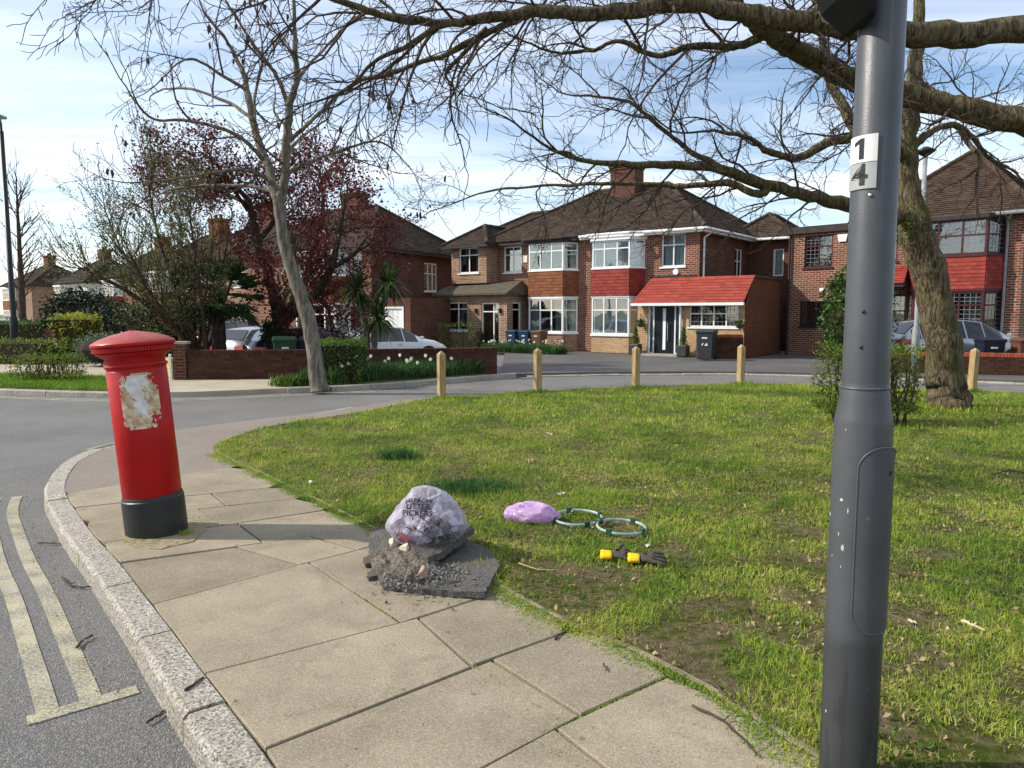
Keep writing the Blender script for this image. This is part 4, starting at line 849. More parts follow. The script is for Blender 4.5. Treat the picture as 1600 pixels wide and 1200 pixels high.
PS = [dict(n=7, per_m=1), dict(n=6, ang=.75, len=1.7, r=.017, wig=.10, grav=.10, seg=7), dict(n=3, ang=.55, len=.75, r=.011, wig=.13, grav=.10, seg=5, rmin=.006)]
Y = 20.3
for l in ([(330,580,Y,.12),(300,545,Y,.1),(270,510,Y,.085),(235,480,Y-.4,.07),(190,450,Y-.8,.05),(150,430,Y-1,.03),(120,415,Y-1,.02)],
          [(322,575,Y,.1),(290,530,Y+.5,.08),(250,480,Y+.8,.065),(215,430,Y+1,.05),(185,380,Y+1.2,.03),(165,330,Y+1.2,.015)],
          [(326,575,Y,.1),(300,520,Y+.2,.08),(275,450,Y+.3,.06),(250,380,Y+.3,.04),(235,310,Y+.3,.02),(228,255,Y+.3,.012)],
          [(326,570,Y,.08),(318,500,Y-.6,.06),(310,430,Y-1,.045),(300,360,Y-1,.025),(292,300,Y-1,.012)],
          [(300,545,Y,.06),(265,500,Y-1,.05),(230,450,Y-1.3,.035),(205,400,Y-1.5,.02)]): T.limb(l, PS)
attach(T.big.build('trunk', M['barkD'], None, True), bs); attach(T.fine.build('branches', M['twig'], None, kind='stuff'), bs); attach(leaves('crown', T.nodes, .06, M['bud'], None, 9, 2, .07, 'stuff'), bs)
# ---- far bare street tree
ft = thing('street_tree', 'distant bare conical street tree beside the tall dark lamp column', 'tree', (-26.8,39,-.1)); T = Tree(61); Y = 39
PF = [dict(n=3.6, per_m=1), dict(n=5, ang=.75, len=1.9, r=.035, wig=.07, grav=.07, seg=5), dict(n=3, ang=.6, len=.9, r=.018, wig=.1, grav=.05, seg=4, rmin=.011)]
T.limb([(36,545,Y,.2),(35,480,Y,.17),(32,420,Y,.13),(29,360,Y,.09),(26,300,Y,.035)], PF, 0, .01, 4, .25)
attach(T.big.build('trunk', M['barkD'], None, True), ft); attach(T.fine.build('branches', M['twig'], None, kind='stuff'), ft)
# ---- hedges and shrubs
def hedge(name, label, cat, c, size, n, leafm, ls, seed, stems=0, lump=.12, core=.8, group=None, shape='box', rz=0):
    root = thing(name, label, cat, (c[0],c[1],c[2]), rz, group); rg = np.random.default_rng(seed); sx, sy, sz = size
    p = rg.uniform(-1,1,(n,3)); 
    if shape == 'box':
        ax = rg.integers(0,3,n); sg = np.sign(rg.normal(size=n)); f = rg.random(n) < .75
        p[np.arange(n)[f], ax[f]] = sg[f]*rg.uniform(.8,1.06,f.sum())
    else:
        p /= np.linalg.norm(p,axis=1,keepdims=True); p *= rg.uniform(.72,1.06,(n,1))
    off = np.array([noise.noise(Vector((q[0]*sx*2.2+seed, q[1]*sy*2.2, q[2]*sz*2.2))) for q in p]); p *= (1+lump*off)[:,None]
    pts = np.stack([p[:,0]*sx/2, p[:,1]*sy/2, sz/2+p[:,2]*sz/2], 1); pts[:,2] = np.maximum(pts[:,2], .02 if not stems else sz*.18+rg.random(n)*.1)
    cm = MB(); k = core
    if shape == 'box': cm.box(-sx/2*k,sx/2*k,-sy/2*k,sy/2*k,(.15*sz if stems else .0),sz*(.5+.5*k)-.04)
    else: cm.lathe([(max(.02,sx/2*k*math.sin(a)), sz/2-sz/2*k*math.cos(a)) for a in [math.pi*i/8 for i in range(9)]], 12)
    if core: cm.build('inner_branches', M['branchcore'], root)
    if stems:
        sm = MB(); rr = random.Random(seed)
        for _ in range(stems):
            x, y = rr.uniform(-.42,.42)*sx, rr.uniform(-.42,.42)*sy; pt = Vector((x,y,-.03)); pl = [pt]
            for _k in range(5): pt = pt+Vector((rr.gauss(0,.03), rr.gauss(0,.03), sz*.18)); pl.append(pt)
            sm.tube(pl, [.016,.014,.012,.01,.008,.005], 4)
        sm.build('stems', M['twig'], root, kind='stuff')
    leaves('foliage', pts, ls, M[leafm], root, seed+1, 1, .02, 'stuff', .3)
    return root
b = G(1352,662)
hedge('privet_bush', 'twiggy privet bush on the lawn behind the grey lamp post', 'bush', (b.x,b.y,0), (1.28,.7,1.12), 5200, 'privet', .05, 71, 46, .12, 0)
hedge('laurel_shrub', 'tall glossy green shrub in front of the maroon windowed house', 'shrub', (9.85,20.95,0), (1.95,1.5,3.0), 6500, 'laurel', .11, 72, 0, .2, .8, None, 'ball')
hedge('clipped_hedge', 'squat clipped green hedge beside the pale tree trunk', 'hedge', (-3.95,17.0,0), (1.0,1.0,.98), 5200, 'hedge', .06, 73, 0, .08, .86)
hedge('verge_hedge', 'low twiggy clipped hedge standing on the grass verge', 'hedge', (-11.0,17.3,0), (1.4,.8,.62), 2600, 'privet', .05, 74, 40, .1, 0)
hedge('street_hedge', 'long low clipped hedge behind the verge near the dark lamp column', 'hedge', (-17.4,24,0), (6.0,1.0,.75), 4500, 'privet', .09, 75, 0, .1, .85, None, 'box', R(-12))
hedge('street_hedge', 'bright green rounded garden hedge in front of the far bay windowed house', 'hedge', (-21.6,33.5,-.1), (3.4,1.6,1.35), 3200, 'hedge', .11, 76, 0, .12, .85)
hedge('golden_hedge', 'tall narrow golden green hedge beside the brown gate post', 'hedge', (-14.6,24.6,0), (1.0,1.4,1.55), 3200, 'yellowhedge', .09, 77, 0, .1, .86)
hedge('evergreen_shrub', 'dark rounded evergreen behind the golden hedge', 'shrub', (-19.3,33.0,-.2), (3.2,3.0,2.9), 6500, 'evergreen', .16, 78, 0, .25, .6, None, 'ball')
hedge('evergreen_shrub', 'broad dark evergreen mass below the budding shrub', 'shrub', (-14.2,28.0,-.2), (4.6,3.0,2.2), 9000, 'evergreen', .15, 79, 0, .3, .6, None, 'ball')
hedge('grey_shrub', 'grey green leafy shrub above the low yellow brick wall', 'shrub', (-12.5,22.6,0), (2.0,1.2,1.0), 3200, 'greyleaf', .08, 80, 0, .2, .8, None, 'ball')
hedge('garden_shrub', 'leafy light green shrub over the wall by the pillar box', 'shrub', (-10.4,20.9,0), (1.5,1.0,1.1), 2400, 'hedge', .08, 81, 0, .2, .8, None, 'ball')
hedge('right_hedge', 'clipped hedge at the end of the low front wall with red coping', 'hedge', (15.2,18.4,0), (1.6,1.2,1.1), 3200, 'privet', .08, 82, 0, .1, .85)
hedge('ivy_growth', 'dark ivy smothering the base of the plum trunk', 'ivy', (-7.1,21.9,-.3), (.9,.8,1.9), 2600, 'ivy', .09, 83, 0, .15, .8, None, 'ball')
hedge('front_garden_shrub', 'pale green leggy shrub in front of the glazed porch window', 'shrub', tuple((h2.matrix_basis@Vector((-10.2,-2.6,0)))), (1.5,.7,1.15), 900, 'bud', .09, 84, 16, .2, 0)
hedge('conical_shrub', 'small dark conical shrub beside the porch corner', 'shrub', tuple((h2.matrix_basis@Vector((-8.9,-2.5,0)))), (.45,.45,.95), 900, 'evergreen', .06, 85, 0, .1, .8, None, 'ball')
hedge('far_garden_hedge', 'dark hedge between the parked cars and the shaded house', 'hedge', (-11.5,30,-.3), (5,1.2,1.2), 3000, 'evergreen', .12, 86, 0, .1, .88)
# ---- fan palm, cordylines
def fan_palm(label, base, h, n, R_, seed):
    rr = random.Random(seed); root = thing('fan_palm', label, 'palm', base); m = MB(); m.tube([Vector((0,0,-.05)),Vector((.02,0,h*.5)),Vector((0,.03,h))], [.22,.2,.16], 10); m.build('trunk', M['barkD'], root)
    for i in range(n):
        az = i*2.4; el = R(rr.uniform(-35,75)); d = Vector((math.cos(az)*math.cos(el), math.sin(az)*math.cos(el), math.sin(el))); st = Vector((0,0,h)); L = R_*.55
        mb = MB(); e = st+d*L-Vector((0,0,.12)); mb.tube([st, st+d*L*.5, e], [.018,.014,.01], 4)
        sd_ = d.cross(Vector((0,0,1))).normalized(); nr = sd_.cross(d)
        for k in range(13):
            a = R(-78+13*k); f = (d*math.cos(a)+sd_*math.sin(a)).normalized(); w = f.cross(nr).normalized()*.022; q = e+f*R_*.35; tip = e+f*R_*.62-Vector((0,0,.12*rr.random()+.05))
            mb.add([e, q+w+nr*.01, tip, q-w+nr*.01], [(0,1,2),(0,2,3)])
        mb.build('frond', M['palm'], root)
    return root
fan_palm('dark green fan palm behind the wall pier left of the parked silver car', (-8.35,20.8,-.3), 2.45, 30, 1.25, 5)
def cordyline(label, base, stems, seed, n=70, L=.8):
    rr = random.Random(seed); root = thing('cordyline', label, 'palm', base)
    for (x, y, h) in stems:
        m = MB(); m.tube([Vector((0,0,-.05)), Vector((x*.35,y*.35,h*.5)), Vector((x,y,h))], [.1,.085,.07], 8); m.build('stem', M['barkL'], root, True)
        mb = MB(); c = Vector((x,y,h))
        for i in range(n):
            az = rr.uniform(0,6.283); el = R(rr.uniform(-50,85)); d = Vector((math.cos(az)*math.cos(el), math.sin(az)*math.cos(el), math.sin(el))); w = d.cross(Vector((0,0,1))).normalized()*.032; l = L*rr.uniform(.75,1.1)
            q = c+d*l*.55; tip = c+d*l-Vector((0,0,.22*math.cos(el))); nn_ = Vector((0,0,.008))
            mb.add([c-w*.5, c+w*.5, q+w+nn_, q-w+nn_, tip], [(0,1,2,3),(3,2,4)])
        mb.build('leaf_head', M['cord'], root)
    return root
cordyline('three headed cordyline in front of the white saloon car', (-3.95,20.3,-.15), [(.25,0,1.6),(-.35,.3,2.35),(.5,.2,2.55)], 6, 170, .78)
cordyline('tall single headed cordyline behind the pale tree trunk', (-7.3,25.5,-.3), [(-.2,0,3.9)], 7, 110, 1.05)
tc_ = cordyline('slim leaning cordyline stem beside the wall', (-5.0,19.3,-.3), [(-.75,.2,2.6)], 8, 40, .6)
# ---- bedding strip: daffodils and clumps along the garden wall
def blades(name, poly_pts, hmin, hmax, w, mat, seed, parent=None, kind='stuff', lean=.35, z0=0.0, seg=2):
    rg = np.random.default_rng(seed); P_ = np.asarray(poly_pts, np.float32); n = len(P_); z = np.full(n, z0, np.float32)
    az = rg.uniform(0,2*np.pi,n); h = rg.uniform(hmin,hmax,n) if np.isscalar(hmin) else hmin*rg.uniform(.7,1.3,n); ln = np.abs(rg.normal(0,lean,n)); yw = az+rg.normal(np.pi/2,.5,n)
    wv = (np.asarray(w)*rg.uniform(.7,1.3,n))[:,None]*np.stack([np.cos(yw),np.sin(yw),np.zeros(n)],1); d = np.stack([np.cos(az),np.sin(az),np.zeros(n)],1)
    b = np.stack([P_[:,0],P_[:,1],z],1); up = np.array([[0,0,1.]]); hh = h[:,None]; l = ln[:,None]
    mid = b+d*hh*l*.35+up*hh*.55; tip = b+d*hh*l*1.1+up*hh*np.maximum(1-.45*l,.15)
    if seg == 2:
        v = np.stack([b-wv*.5, b+wv*.5, mid+wv*.42, mid-wv*.42, tip],1).reshape(-1,3); i = np.arange(n)[:,None]*5
        f = np.concatenate([i+np.array([[0,1,2]]), i+np.array([[0,2,3]]), i+np.array([[3,2,4]])],0)
    else:
        v = np.stack([b-wv*.5, b+wv*.5, tip],1).reshape(-1,3); f = np.arange(n*3).reshape(-1,3)
    return np_mesh(name, v, f, mat, parent, kind)
def in_poly(pts, poly):
    x, y = pts[:,0], pts[:,1]; c = np.zeros(len(pts), bool); n = len(poly); j = n-1
    for i in range(n):
        xi, yi = poly[i]; xj, yj = poly[j]
        k = ((yi > y) != (yj > y)) & (x < (xj-xi)*(y-yi)/(yj-yi+1e-12)+xi); c ^= k; j = i
    return c
rg = np.random.default_rng(12)
q = rg.uniform((-4.8,16.1),(-.4,19.5),(30000,2)); q = q[in_poly(q, BED)][:9000]
tag(blades('daffodil_leaves', q, .18, .5, .02, M['daff'], 3, lean=.5, z0=.03), 'strip of upright daffodil leaves along the foot of the garden wall', 'plants')
q2 = rg.uniform((-.7,22.0),(2.6,27),(4000,2)); U_ = h2.matrix_basis
q2 = np.array([tuple((U_@Vector((rg.uniform(-8.6,-4.6), rg.uniform(-2.9,-2.1), 0)))[:2]) for _ in range(4200)])
tag(blades('daffodil_leaves', q2, .2, .48, .022, M['daff'], 4, lean=.5, z0=0), 'daffodil bed in front of the brown tiled bay window', 'plants')
q3 = np.concatenate([rg.normal((-5.0+.35*k,16.3+.12*k),(.16,.12),(420,2)) for k in range(3)])
tag(blades('leafy_clump', q3, .12, .32, .03, M['hedge'], 5, lean=.7, z0=.0), 'low leafy clump at the foot of the pale tree trunk', 'plants')
def flower(p, s_, root):
    m = MB(); rr = random.Random(int(p[0]*1000)); m.tube([Vector((0,0,-.42)), Vector((.01,0,-.2)), Vector((0,0,0))], .006, 4)
    m2 = MB()
    for k in range(6):
        a = k*math.pi/3; c, s2 = math.cos(a), math.sin(a); m2.add([(0,0,0),(.5*s_*c-.25*s_*s2,-.01,.5*s_*s2+.25*s_*c),(s_*c,-.015,s_*s2),(.5*s_*c+.25*s_*s2,-.01,.5*s_*s2-.25*s_*c)], [(0,1,2,3)])
    m2.tube([Vector((0,-.005,0)), Vector((0,-.04,0))], [.012,.02], 6)
    return m, m2
_st, _pt = flower((0,0,0), .055, None); _sm, _pmh = _st.mesh('stem', M['daff']), _pt.mesh('petals', M['petal'])
def put_flower(p, label, group):
    r_ = thing('daffodil', label, 'flower', p, random.uniform(-.8,.8), group)
    for nm, me in (('stem',_sm),('petals',_pmh)): o_ = bpy.data.objects.new(nm, me); col.objects.link(o_); o_.parent = r_
rr = random.Random(3)
for k in range(26):
    i = rr.randrange(len(q2)); put_flower((q2[i][0], q2[i][1], rr.uniform(.36,.55)), 'white daffodil in the bed before the brown tiled bay', 'daffodils before the bay window')
for k in range(22):
    i = rr.randrange(len(q)); put_flower((q[i][0], q[i][1], rr.uniform(.40,.58)), 'white daffodil in the strip along the garden wall', 'daffodils along the garden wall')
# ---- lawn grass
def vnoise(p, s, seed=0):
    return np.array([noise.fractal(Vector((x*s+seed, y*s-seed, .3)), 1.0, 2.0, 4) for x, y in p])
gp, gh, gw = [], [], []
zones = [(2.0,4.2,9500,.024,.0034),(4.2,6.5,5600,.028,.0048),(6.5,10,2600,.035,.008),(10,17.5,1000,.048,.015)]
rg = np.random.default_rng(77)
for ya, yb, dens, hh, ww in zones:
    xa, xb = -4.5, min(.78*yb+1.5, 14); nn_ = int(dens*(yb-ya)*(xb-xa)); p = rg.uniform((xa,ya),(xb,yb),(nn_,2)); p = p[in_poly(p, lawn_poly)]; p = p[p[:,0] < .76*p[:,1]+1.2]
    # a coarse grid of noise picks bare and lush patches
    gx = np.arange(xa-.2, xb+.4, .07); gy = np.arange(ya-.2, yb+.4, .07); grid = np.array([[noise.fractal(Vector((x*2.1, y*2.1, 1.7)), 1.0, 2.0, 5) for x in gx] for y in gy])
    v = grid[np.clip(((p[:,1]-ya+.2)/.07).astype(int),0,len(gy)-1), np.clip(((p[:,0]-xa+.2)/.07).astype(int),0,len(gx)-1)]
    near_edge = np.clip((7.2-p[:,1])/3.2,0,1)
    keep = rg.random(len(p)) < np.clip(1.05-.40*near_edge+v*(.5+2.0*near_edge), .07, 1.0); p = p[keep]; v = v[keep]
    gp.append(p); gh.append(np.clip(hh*(1+.9*v)*rg.choice([.7,.9,1.0,1.2,1.7],len(p)), .012, .12)); gw.append(np.full(len(p), ww))
for k, (a, b_, c_, seg) in enumerate([(gp[0],gh[0],gw[0],2),(gp[1],gh[1],gw[1],2),(gp[2],gh[2],gw[2],1),(gp[3],gh[3],gw[3],1)]):
    o_ = blades('lawn_grass', a, b_, None, c_, M['grass'], 100+k, lean=1.0, z0=.003, seg=seg); o_['label'] = 'short patchy mown grass covering the lawn'
    o_['category'] = 'grass'
straw = np.concatenate(gp[:3])[rg.random(sum(len(a) for a in gp[:3])) < .22]; straw = straw+rg.normal(0,.03,straw.shape)
tag(blades('straw_grass', straw, .012, .04, .0042, M['dry'], 150, lean=1.3, z0=.006, seg=1), 'dry straw coloured blades mixed through the lawn', 'grass')
def tufts(label, cx, cy, sx, n, h, seed, mat='tuft'):
    rg2 = np.random.default_rng(seed); p = rg2.normal((cx,cy),(sx,sx*.6),(n,2)); return tag(blades('grass_tuft', p, h*.5, h, .006, M[mat], seed, lean=.8, z0=.0), label, 'grass')
tufts('darker long grass tuft beyond the tied litter bag', -.38, 6.5, .19, 1500, .15, 200); tufts('small dark blue-green grass tuft alone on the lawn', -1.25, 7.95, .11, 600, .18, 201)
# grass creeping over the edging and round the posts
pe = []
for p in resample([p for p in ES if 2 < p.y < 8.4], .01):
    w_ = noise.noise(Vector((p.x*2.2,p.y*2.2,5)))
    pe += [(p.x+rg.normal(-.02,.035), p.y+rg.normal(-.03,.035)) for _ in range(3 if w_ > -.15 else 0)]
    e_ = abs(rg.normal(0,.055,14))*(.4+max(0,.5+w_)*1.1); pe += [(p.x-.80*q_+rg.normal(0,.008), p.y-.60*q_+rg.normal(0,.008)) for q_ in e_]
o_ = blades('edge_grass', pe, .006, .026, .0046, M['grass'], 300, lean=.9, z0=.0); tag(o_, 'moss and grass creeping over the lawn edging', 'grass')
for bx in [(690,623),(840,613),(993,606),(1157,600),(1518,612)]:
    c_ = G(*bx); 
    tag(blades('grass_tuft', np.random.default_rng(int(bx[0])).normal((c_.x,c_.y-.08),(.13,.07),(160,2)), .05, .13, .012, M['grass'], int(bx[0]), lean=.5), 'grass tuft at the foot of a wooden bollard', 'grass', 'tufts at the bollards')
tag(blades('grass_tuft', np.random.default_rng(9).normal((7.2,12.2),(.55,.25),(1500,2)), .05, .14, .014, M['grass'], 19, lean=.5), 'longer grass round the foot of the leaning tree', 'grass')
vq = rg.uniform((-15.5,15),(-7.7,19.6),(60000,2)); vq = vq[in_poly(vq, VERGE)][:22000]
tag(blades('verge_grass', vq, .05, .13, .02, M['verge'], 301, lean=.6, seg=1, z0=.01), 'lush bright green grass on the corner verge', 'grass')
mj = []
for (xa,ya),(xb,yb) in (((738,1038),(878,1126)),((832,1152),(904,1199)),((845,1145),(1038,1060)),((553,923),(628,973))):
    a_, b_ = G(xa,ya), G(xb,yb); n_ = int((b_-a_).length*420); mj += [((a_+(b_-a_)*t).x+rg.normal(0,.004), (a_+(b_-a_)*t).y+rg.normal(0,.004)) for t in rg.random(n_)]
tag(blades('joint_moss', mj, .004, .013, .005, M['grass'], 310, lean=1.0, z0=-.008), 'green moss growing in the paving joints', 'moss')
sk_ = MB(); rs = random.Random(17)
for _ in range(420):
    x, y = rs.uniform(-1.2,6.0), rs.uniform(2.2,8.5)
    if not in_poly(np.array([[x,y]]), lawn_poly)[0]: continue
    a, l_ = rs.uniform(0,6.28), rs.uniform(.03,.14); p_a = Vector((x,y,.016)); d_ = Vector((math.cos(a),math.sin(a),rs.uniform(-.05,.15))); sk_.tube([p_a, p_a+d_*l_*.5+Vector((rs.uniform(-.01,.01),rs.uniform(-.01,.01),.004)), p_a+d_*l_], [.0032,.0028,.0015], 4)
tag(sk_.build('lawn_twigs', M['twig'], None, kind='stuff'), 'fine broken twigs strewn over the near lawn', 'twigs')
wd = rg.uniform((-3.6,2.2),(7.5,9.5),(26000,2)); wd = wd[in_poly(wd, lawn_poly)]; wd = wd[vnoise(wd, 1.7, 9) > .22]
o_ = leaves('lawn_weeds', [(x,y,.012) for x,y in wd], .022, M['hedge'], None, 56, 2, .012, 'stuff', .5, .8); tag(o_, 'patches of small broad-leaved weeds and clover in the lawn', 'weeds')
# leaf litter, moss crumbs
ll = rg.uniform((-3.6,2.2),(7.5,11.5),(11000,2)); ll = ll[in_poly(ll, lawn_poly)]
ll = ll[(vnoise(ll, .9, 3) > -.05)]
l2 = rg.uniform((-1.5,2.2),(5.5,6.8),(9000,2)); l2 = l2[in_poly(l2, lawn_poly)]; ll = np.concatenate([ll, l2[vnoise(l2, 1.9, 6) > -.1]])
o_ = leaves('leaf_litter', [(x,y,.012) for x,y in ll], .032, M['dry'], None, 55, 1, .004, 'stuff', .0, .6); tag(o_, 'scattered dead leaf litter on the lawn', 'litter')
# ------------------------------------------------------------------ walls, bins, cars, street furniture
M['brickobj'] = pm('garden_wall_brick', [lin(66,44,35), lin(90,58,44), lin(62,44,37)], 5, .92, .6, 60, .01, .15, vary=.3)
M['brickred'] = pm('red_coping_brick', [lin(140,70,50), lin(164,88,64)], 5, .92, .5, 60, .01, .15, vary=.2)
M['brickyel'] = pm('yellow_brick', [lin(172,144,86), lin(196,168,108)], 5, .92, .5, 60, .01, .15, vary=.2)
M['mortar'] = pm('wall_mortar', [lin(70,62,52), lin(94,85,72)], 12, .95, .5, 80, .006)
_bm = {}
def brick_mesh(L, t, h, mat):
    k = (L,t,h,mat)
    if k not in _bm: b = MB(); b.box(0,L,-t/2,t/2,0,h); _bm[k] = b.mesh('brick', M[mat])
    return _bm[k]
def brick_wall(label, a, b, h, z0=0, t=.215, mat='brickobj', cope='brickobj', piers=()):
    a, b = Vector(a), Vector(b); L = (b-a).length; rz = math.atan2(b.y-a.y, b.x-a.x); root = thing('garden_wall', label, 'wall', (a.x,a.y,z0), rz)
    m = MB(); m.box(0,L,-t/2+.012,t/2-.012,-.3,h-.08); m.build('mortar_core', M['mortar'], root)
    n = int((h-.1)/.075); rr = random.Random(int(L*100))
    for r in range(n):
        x = -.112 if r % 2 else 0.0
        while x < L-.02:
            xa, xb = max(x,0), min(x+.215, L)
            if xb-xa > .03:
                o = bpy.data.objects.new('brick', brick_mesh(round(xb-xa,3), t, .065, mat)); col.objects.link(o); o.parent = root; o.location = (xa, rr.uniform(-.003,.003), .005+r*.075)
            x += .225
    x = 0.0; zc = .005+n*.075
    while x < L-.03:
        o = bpy.data.objects.new('coping_brick', brick_mesh(.068, t+.02, .10, cope)); col.objects.link(o); o.parent = root; o.location = (x, rr.uniform(-.004,.004), zc+rr.uniform(-.003,.003)); x += .077
    return root
brick_wall('shaded brown brick garden wall between the white ended pier and the pale tree', (-7.95,17.95,0), (-4.55,18.3,0), .70)
brick_wall('dark brick garden wall behind the daffodil strip below the white saloon', (-4.5,18.32,0), (-.42,19.35,0), .72)
brick_wall('low front wall with red brick coping behind the leaning tree', (10.2,20.4,0), (14.2,18.95,0), .62, 0, .215, 'brickobj', 'brickred')
brick_wall('low yellow brick wall under the grey green shrub', (-11.6,21.3,0), (-10.3,20.2,0), .42, 0, .2, 'brickyel', 'brickyel')
brick_wall('short yellow brick wall end beside the pillar box', (-9.0,18.9,0), (-8.35,18.15,0), .5, 0, .2, 'brickyel', 'brickyel')
def pier(label, x, y, w, h, mat, capm):
    r = thing('wall_pier', label, 'pier', (x,y,0), R(6)); m = MB(); m.box(-w/2,w/2,-w/2,w/2,-.1,h); m.build('shaft', M[mat], r); m = MB(); m.box(-w/2-.03,w/2+.03,-w/2-.03,w/2+.03,h,h+.06); m.build('cap', M[capm], r); return r
pier('dark brick pier with concrete cap at the end of the shaded garden wall', -8.12, 17.93, .3, .86, 'brickC', 'concrete')
pier('brown brick gate post in front of the golden hedge', -16.7, 26.6, .34, .98, 'brickC', 'brickC')
m = MB(); m.box(-8.36,-8.3,17.76,17.82,-.02,.62); tag(m.build('white_post', M['white'], bevel=.01), 'thin white post at the dark brick pier', 'post')
r_ = brick_wall('low brick wall beside the dark grey wheelie bin', (6.62,26.15,0), (8.25,26.2,0), .86, 0, .215, 'brickobj', 'brickred')
# bins
def bin_mats(k, c): M['bin_'+k] = pm('bin_plastic_'+k, [c, tuple(x*1.25 for x in c)], 5, .45, .15, 80, .003, .4)
bin_mats('grey', lin(48,52,54)); bin_mats('green', lin(36,66,46)); bin_mats('navy', lin(18,24,44)); bin_mats('blue', lin(22,54,76)); bin_mats('brown', lin(92,62,48))
def text_mesh(txt, size, bold=0.0):
    cu = bpy.data.curves.new('t', 'FONT'); cu.body = txt; cu.size = size; cu.align_x = 'CENTER'; cu.align_y = 'CENTER'; cu.offset = bold; cu.resolution_u = 4
    o = bpy.data.objects.new('t', cu); col.objects.link(o); dg = bpy.context.evaluated_depsgraph_get(); me = bpy.data.meshes.new_from_object(o.evaluated_get(dg)); bpy.data.objects.remove(o); bpy.data.curves.remove(cu); return me
M['ink'] = pm('black_print', [(.012,.012,.012),(.02,.02,.02)], 9, .6, 0); M['wpaint'] = pm('white_print', [(.6,.6,.58),(.72,.72,.7)], 9, .7, 0)
def wheelie(label, loc, rz, colr, lid=None, num=None, s=1.0, group=None):
    r = thing('wheelie_bin', label, 'bin', loc, rz, group); w0, w1, d0, d1, h = .23, .285, .24, .34, .93; m = MB()
    def ring(w, df, db, z): return [(-w,-df,z),(w,-df,z),(w,db,z),(-w,db,z)]
    vs_ = ring(w0,.25,.2,.04)+ring(w1,.35,.3,h)+ring(w1+.025,.375,.32,h)+ring(w1+.025,.375,.32,h+.045); fs = [(3,2,1,0)]
    for k in range(3): fs += [(k*4+i,k*4+(i+1)%4,k*4+4+(i+1)%4,k*4+4+i) for i in range(4)]
    fs.append((12,13,14,15)); m.add(vs_, fs); m.build('body', M['bin_'+colr], r, bevel=.025)
    m = MB(); m.add([(-.315,-.40,h+.047),(.315,-.40,h+.047),(.315,.33,h+.055),(-.315,.33,h+.055),(-.3,-.37,h+.085),(.3,-.37,h+.085),(.28,.28,h+.125),(-.28,.28,h+.125)], [(3,2,1,0),(4,5,6,7),(0,1,5,4),(1,2,6,5),(2,3,7,6),(3,0,4,7)]); m.build('lid', M['bin_'+(lid or colr)], r, bevel=.015)
    m = MB(); m.tube([Vector((-.24,.37,h)), Vector((.24,.37,h))], .018, 8); m.box(-.24,-.2,.3,.38,h-.03,h+.03); m.box(.2,.24,.3,.38,h-.03,h+.03); m.build('handle', M['bin_'+colr], r)
    for x in (-.25,.25): m = MB(); m.tube([Vector((x-.03,.22,.1)), Vector((x+.03,.22,.1))], .1, 14); m.build('wheel', M['black'], r)
    if num:
        me = text_mesh(num, .24, .006); me.materials.append(M['wpaint']); o = bpy.data.objects.new('house_number', me); col.objects.link(o); o.parent = r
        o.matrix_local = Matrix.Translation((0,-.312,.58))@Matrix.Rotation(R(90)-math.atan2(.1,.89),4,'X')
    m = MB(); m.box(-.09,.09,-.34,-.331,.74,.79); m.build('sticker', M['wpaint'], r); r.scale = (s,s,s); return r
b_ = U_@Vector((1.42,-2.42,0)); wheelie('dark grey wheelie bin standing before the red lean-to porch', tuple(b_), R(-30), 'grey', num='72')
wheelie('green wheelie bin behind the shaded garden wall', (-6.05,19.45,-.06), R(20), 'green', num='34')
wheelie('navy wheelie bin next to the green bin behind the wall', (-5.38,19.6,-.06), R(15), 'navy')
for k, (x, c, nm) in enumerate(((-7.75,'blue','blue lidded bin nearest the porch side wall, before the brown tiled bay'),(-7.05,'blue','second blue bin, between the other blue bin and the brown bin'),(-6.4,'brown','brown bin below the brown tiled bay window'))):
    wheelie(nm, tuple(U_@Vector((x,-1.55,0))), R(-38), c, num='1' if c == 'blue' else None, s=.86)
wheelie('navy blue wheelie bin behind the red coped wall', (13.15,20.15,-.05), R(-10), 'navy', num='0', s=.95); wheelie('brown wooden looking bin at the end of the red coped wall', (13.95,19.85,-.05), R(-12), 'brown', s=.95)
# planters by the front door
def planter(label, x):
    p = U_@Vector((x,-1.15,0)); r = thing('planter', label, 'planter', tuple(p), R(-38)); m = MB(); m.box(-.19,.19,-.19,.19,.0,.42); m.build('pot', M['bin_grey'], r, bevel=.02)
    m = MB(); m.tube([Vector((0,0,.38)), Vector((0,0,.85))], .02, 6); m.build('stem', M['barkD'], r); rg = np.random.default_rng(int(x*-10)); t = rg.random(700); a = rg.random(700)*6.28; rr_ = .17*(1-t)**.8*np.sqrt(rg.random(700)); leaves('foliage', np.stack([rr_*np.cos(a),rr_*np.sin(a),.44+t*.62],1), .06, M['hedge'], r, 3, 1, .01, 'stuff')
planter('conical bush in a dark planter between the bay and the front door', -2.05); planter('conical bush in a dark planter by the porch downpipe', -.05)
for x, nm in ((-1.95,'dark hanging basket on the porch wall beside the door'),(2.0,'green hanging basket on the corner of the porch wall')):
    p = U_@Vector((x,-.95,1.22)); r = thing('hanging_basket', nm, 'basket', tuple(p)); m = MB(); m.lathe([(.04,-.16),(.13,-.1),(.16,0),(.15,.01)], 12); m.build('bowl', M['bin_grey'], r); m = MB(); m.tube([Vector((.0,.2,.35)), Vector((0,0,.36)), Vector((0,0,0))], .01, 5); m.build('bracket', M['black'], r); leaves('foliage', np.random.default_rng(3).normal((0,0,.06),(.1,.1,.05),(250,3)), .06, M['laurel'], r, 4, 1, .01, 'stuff')
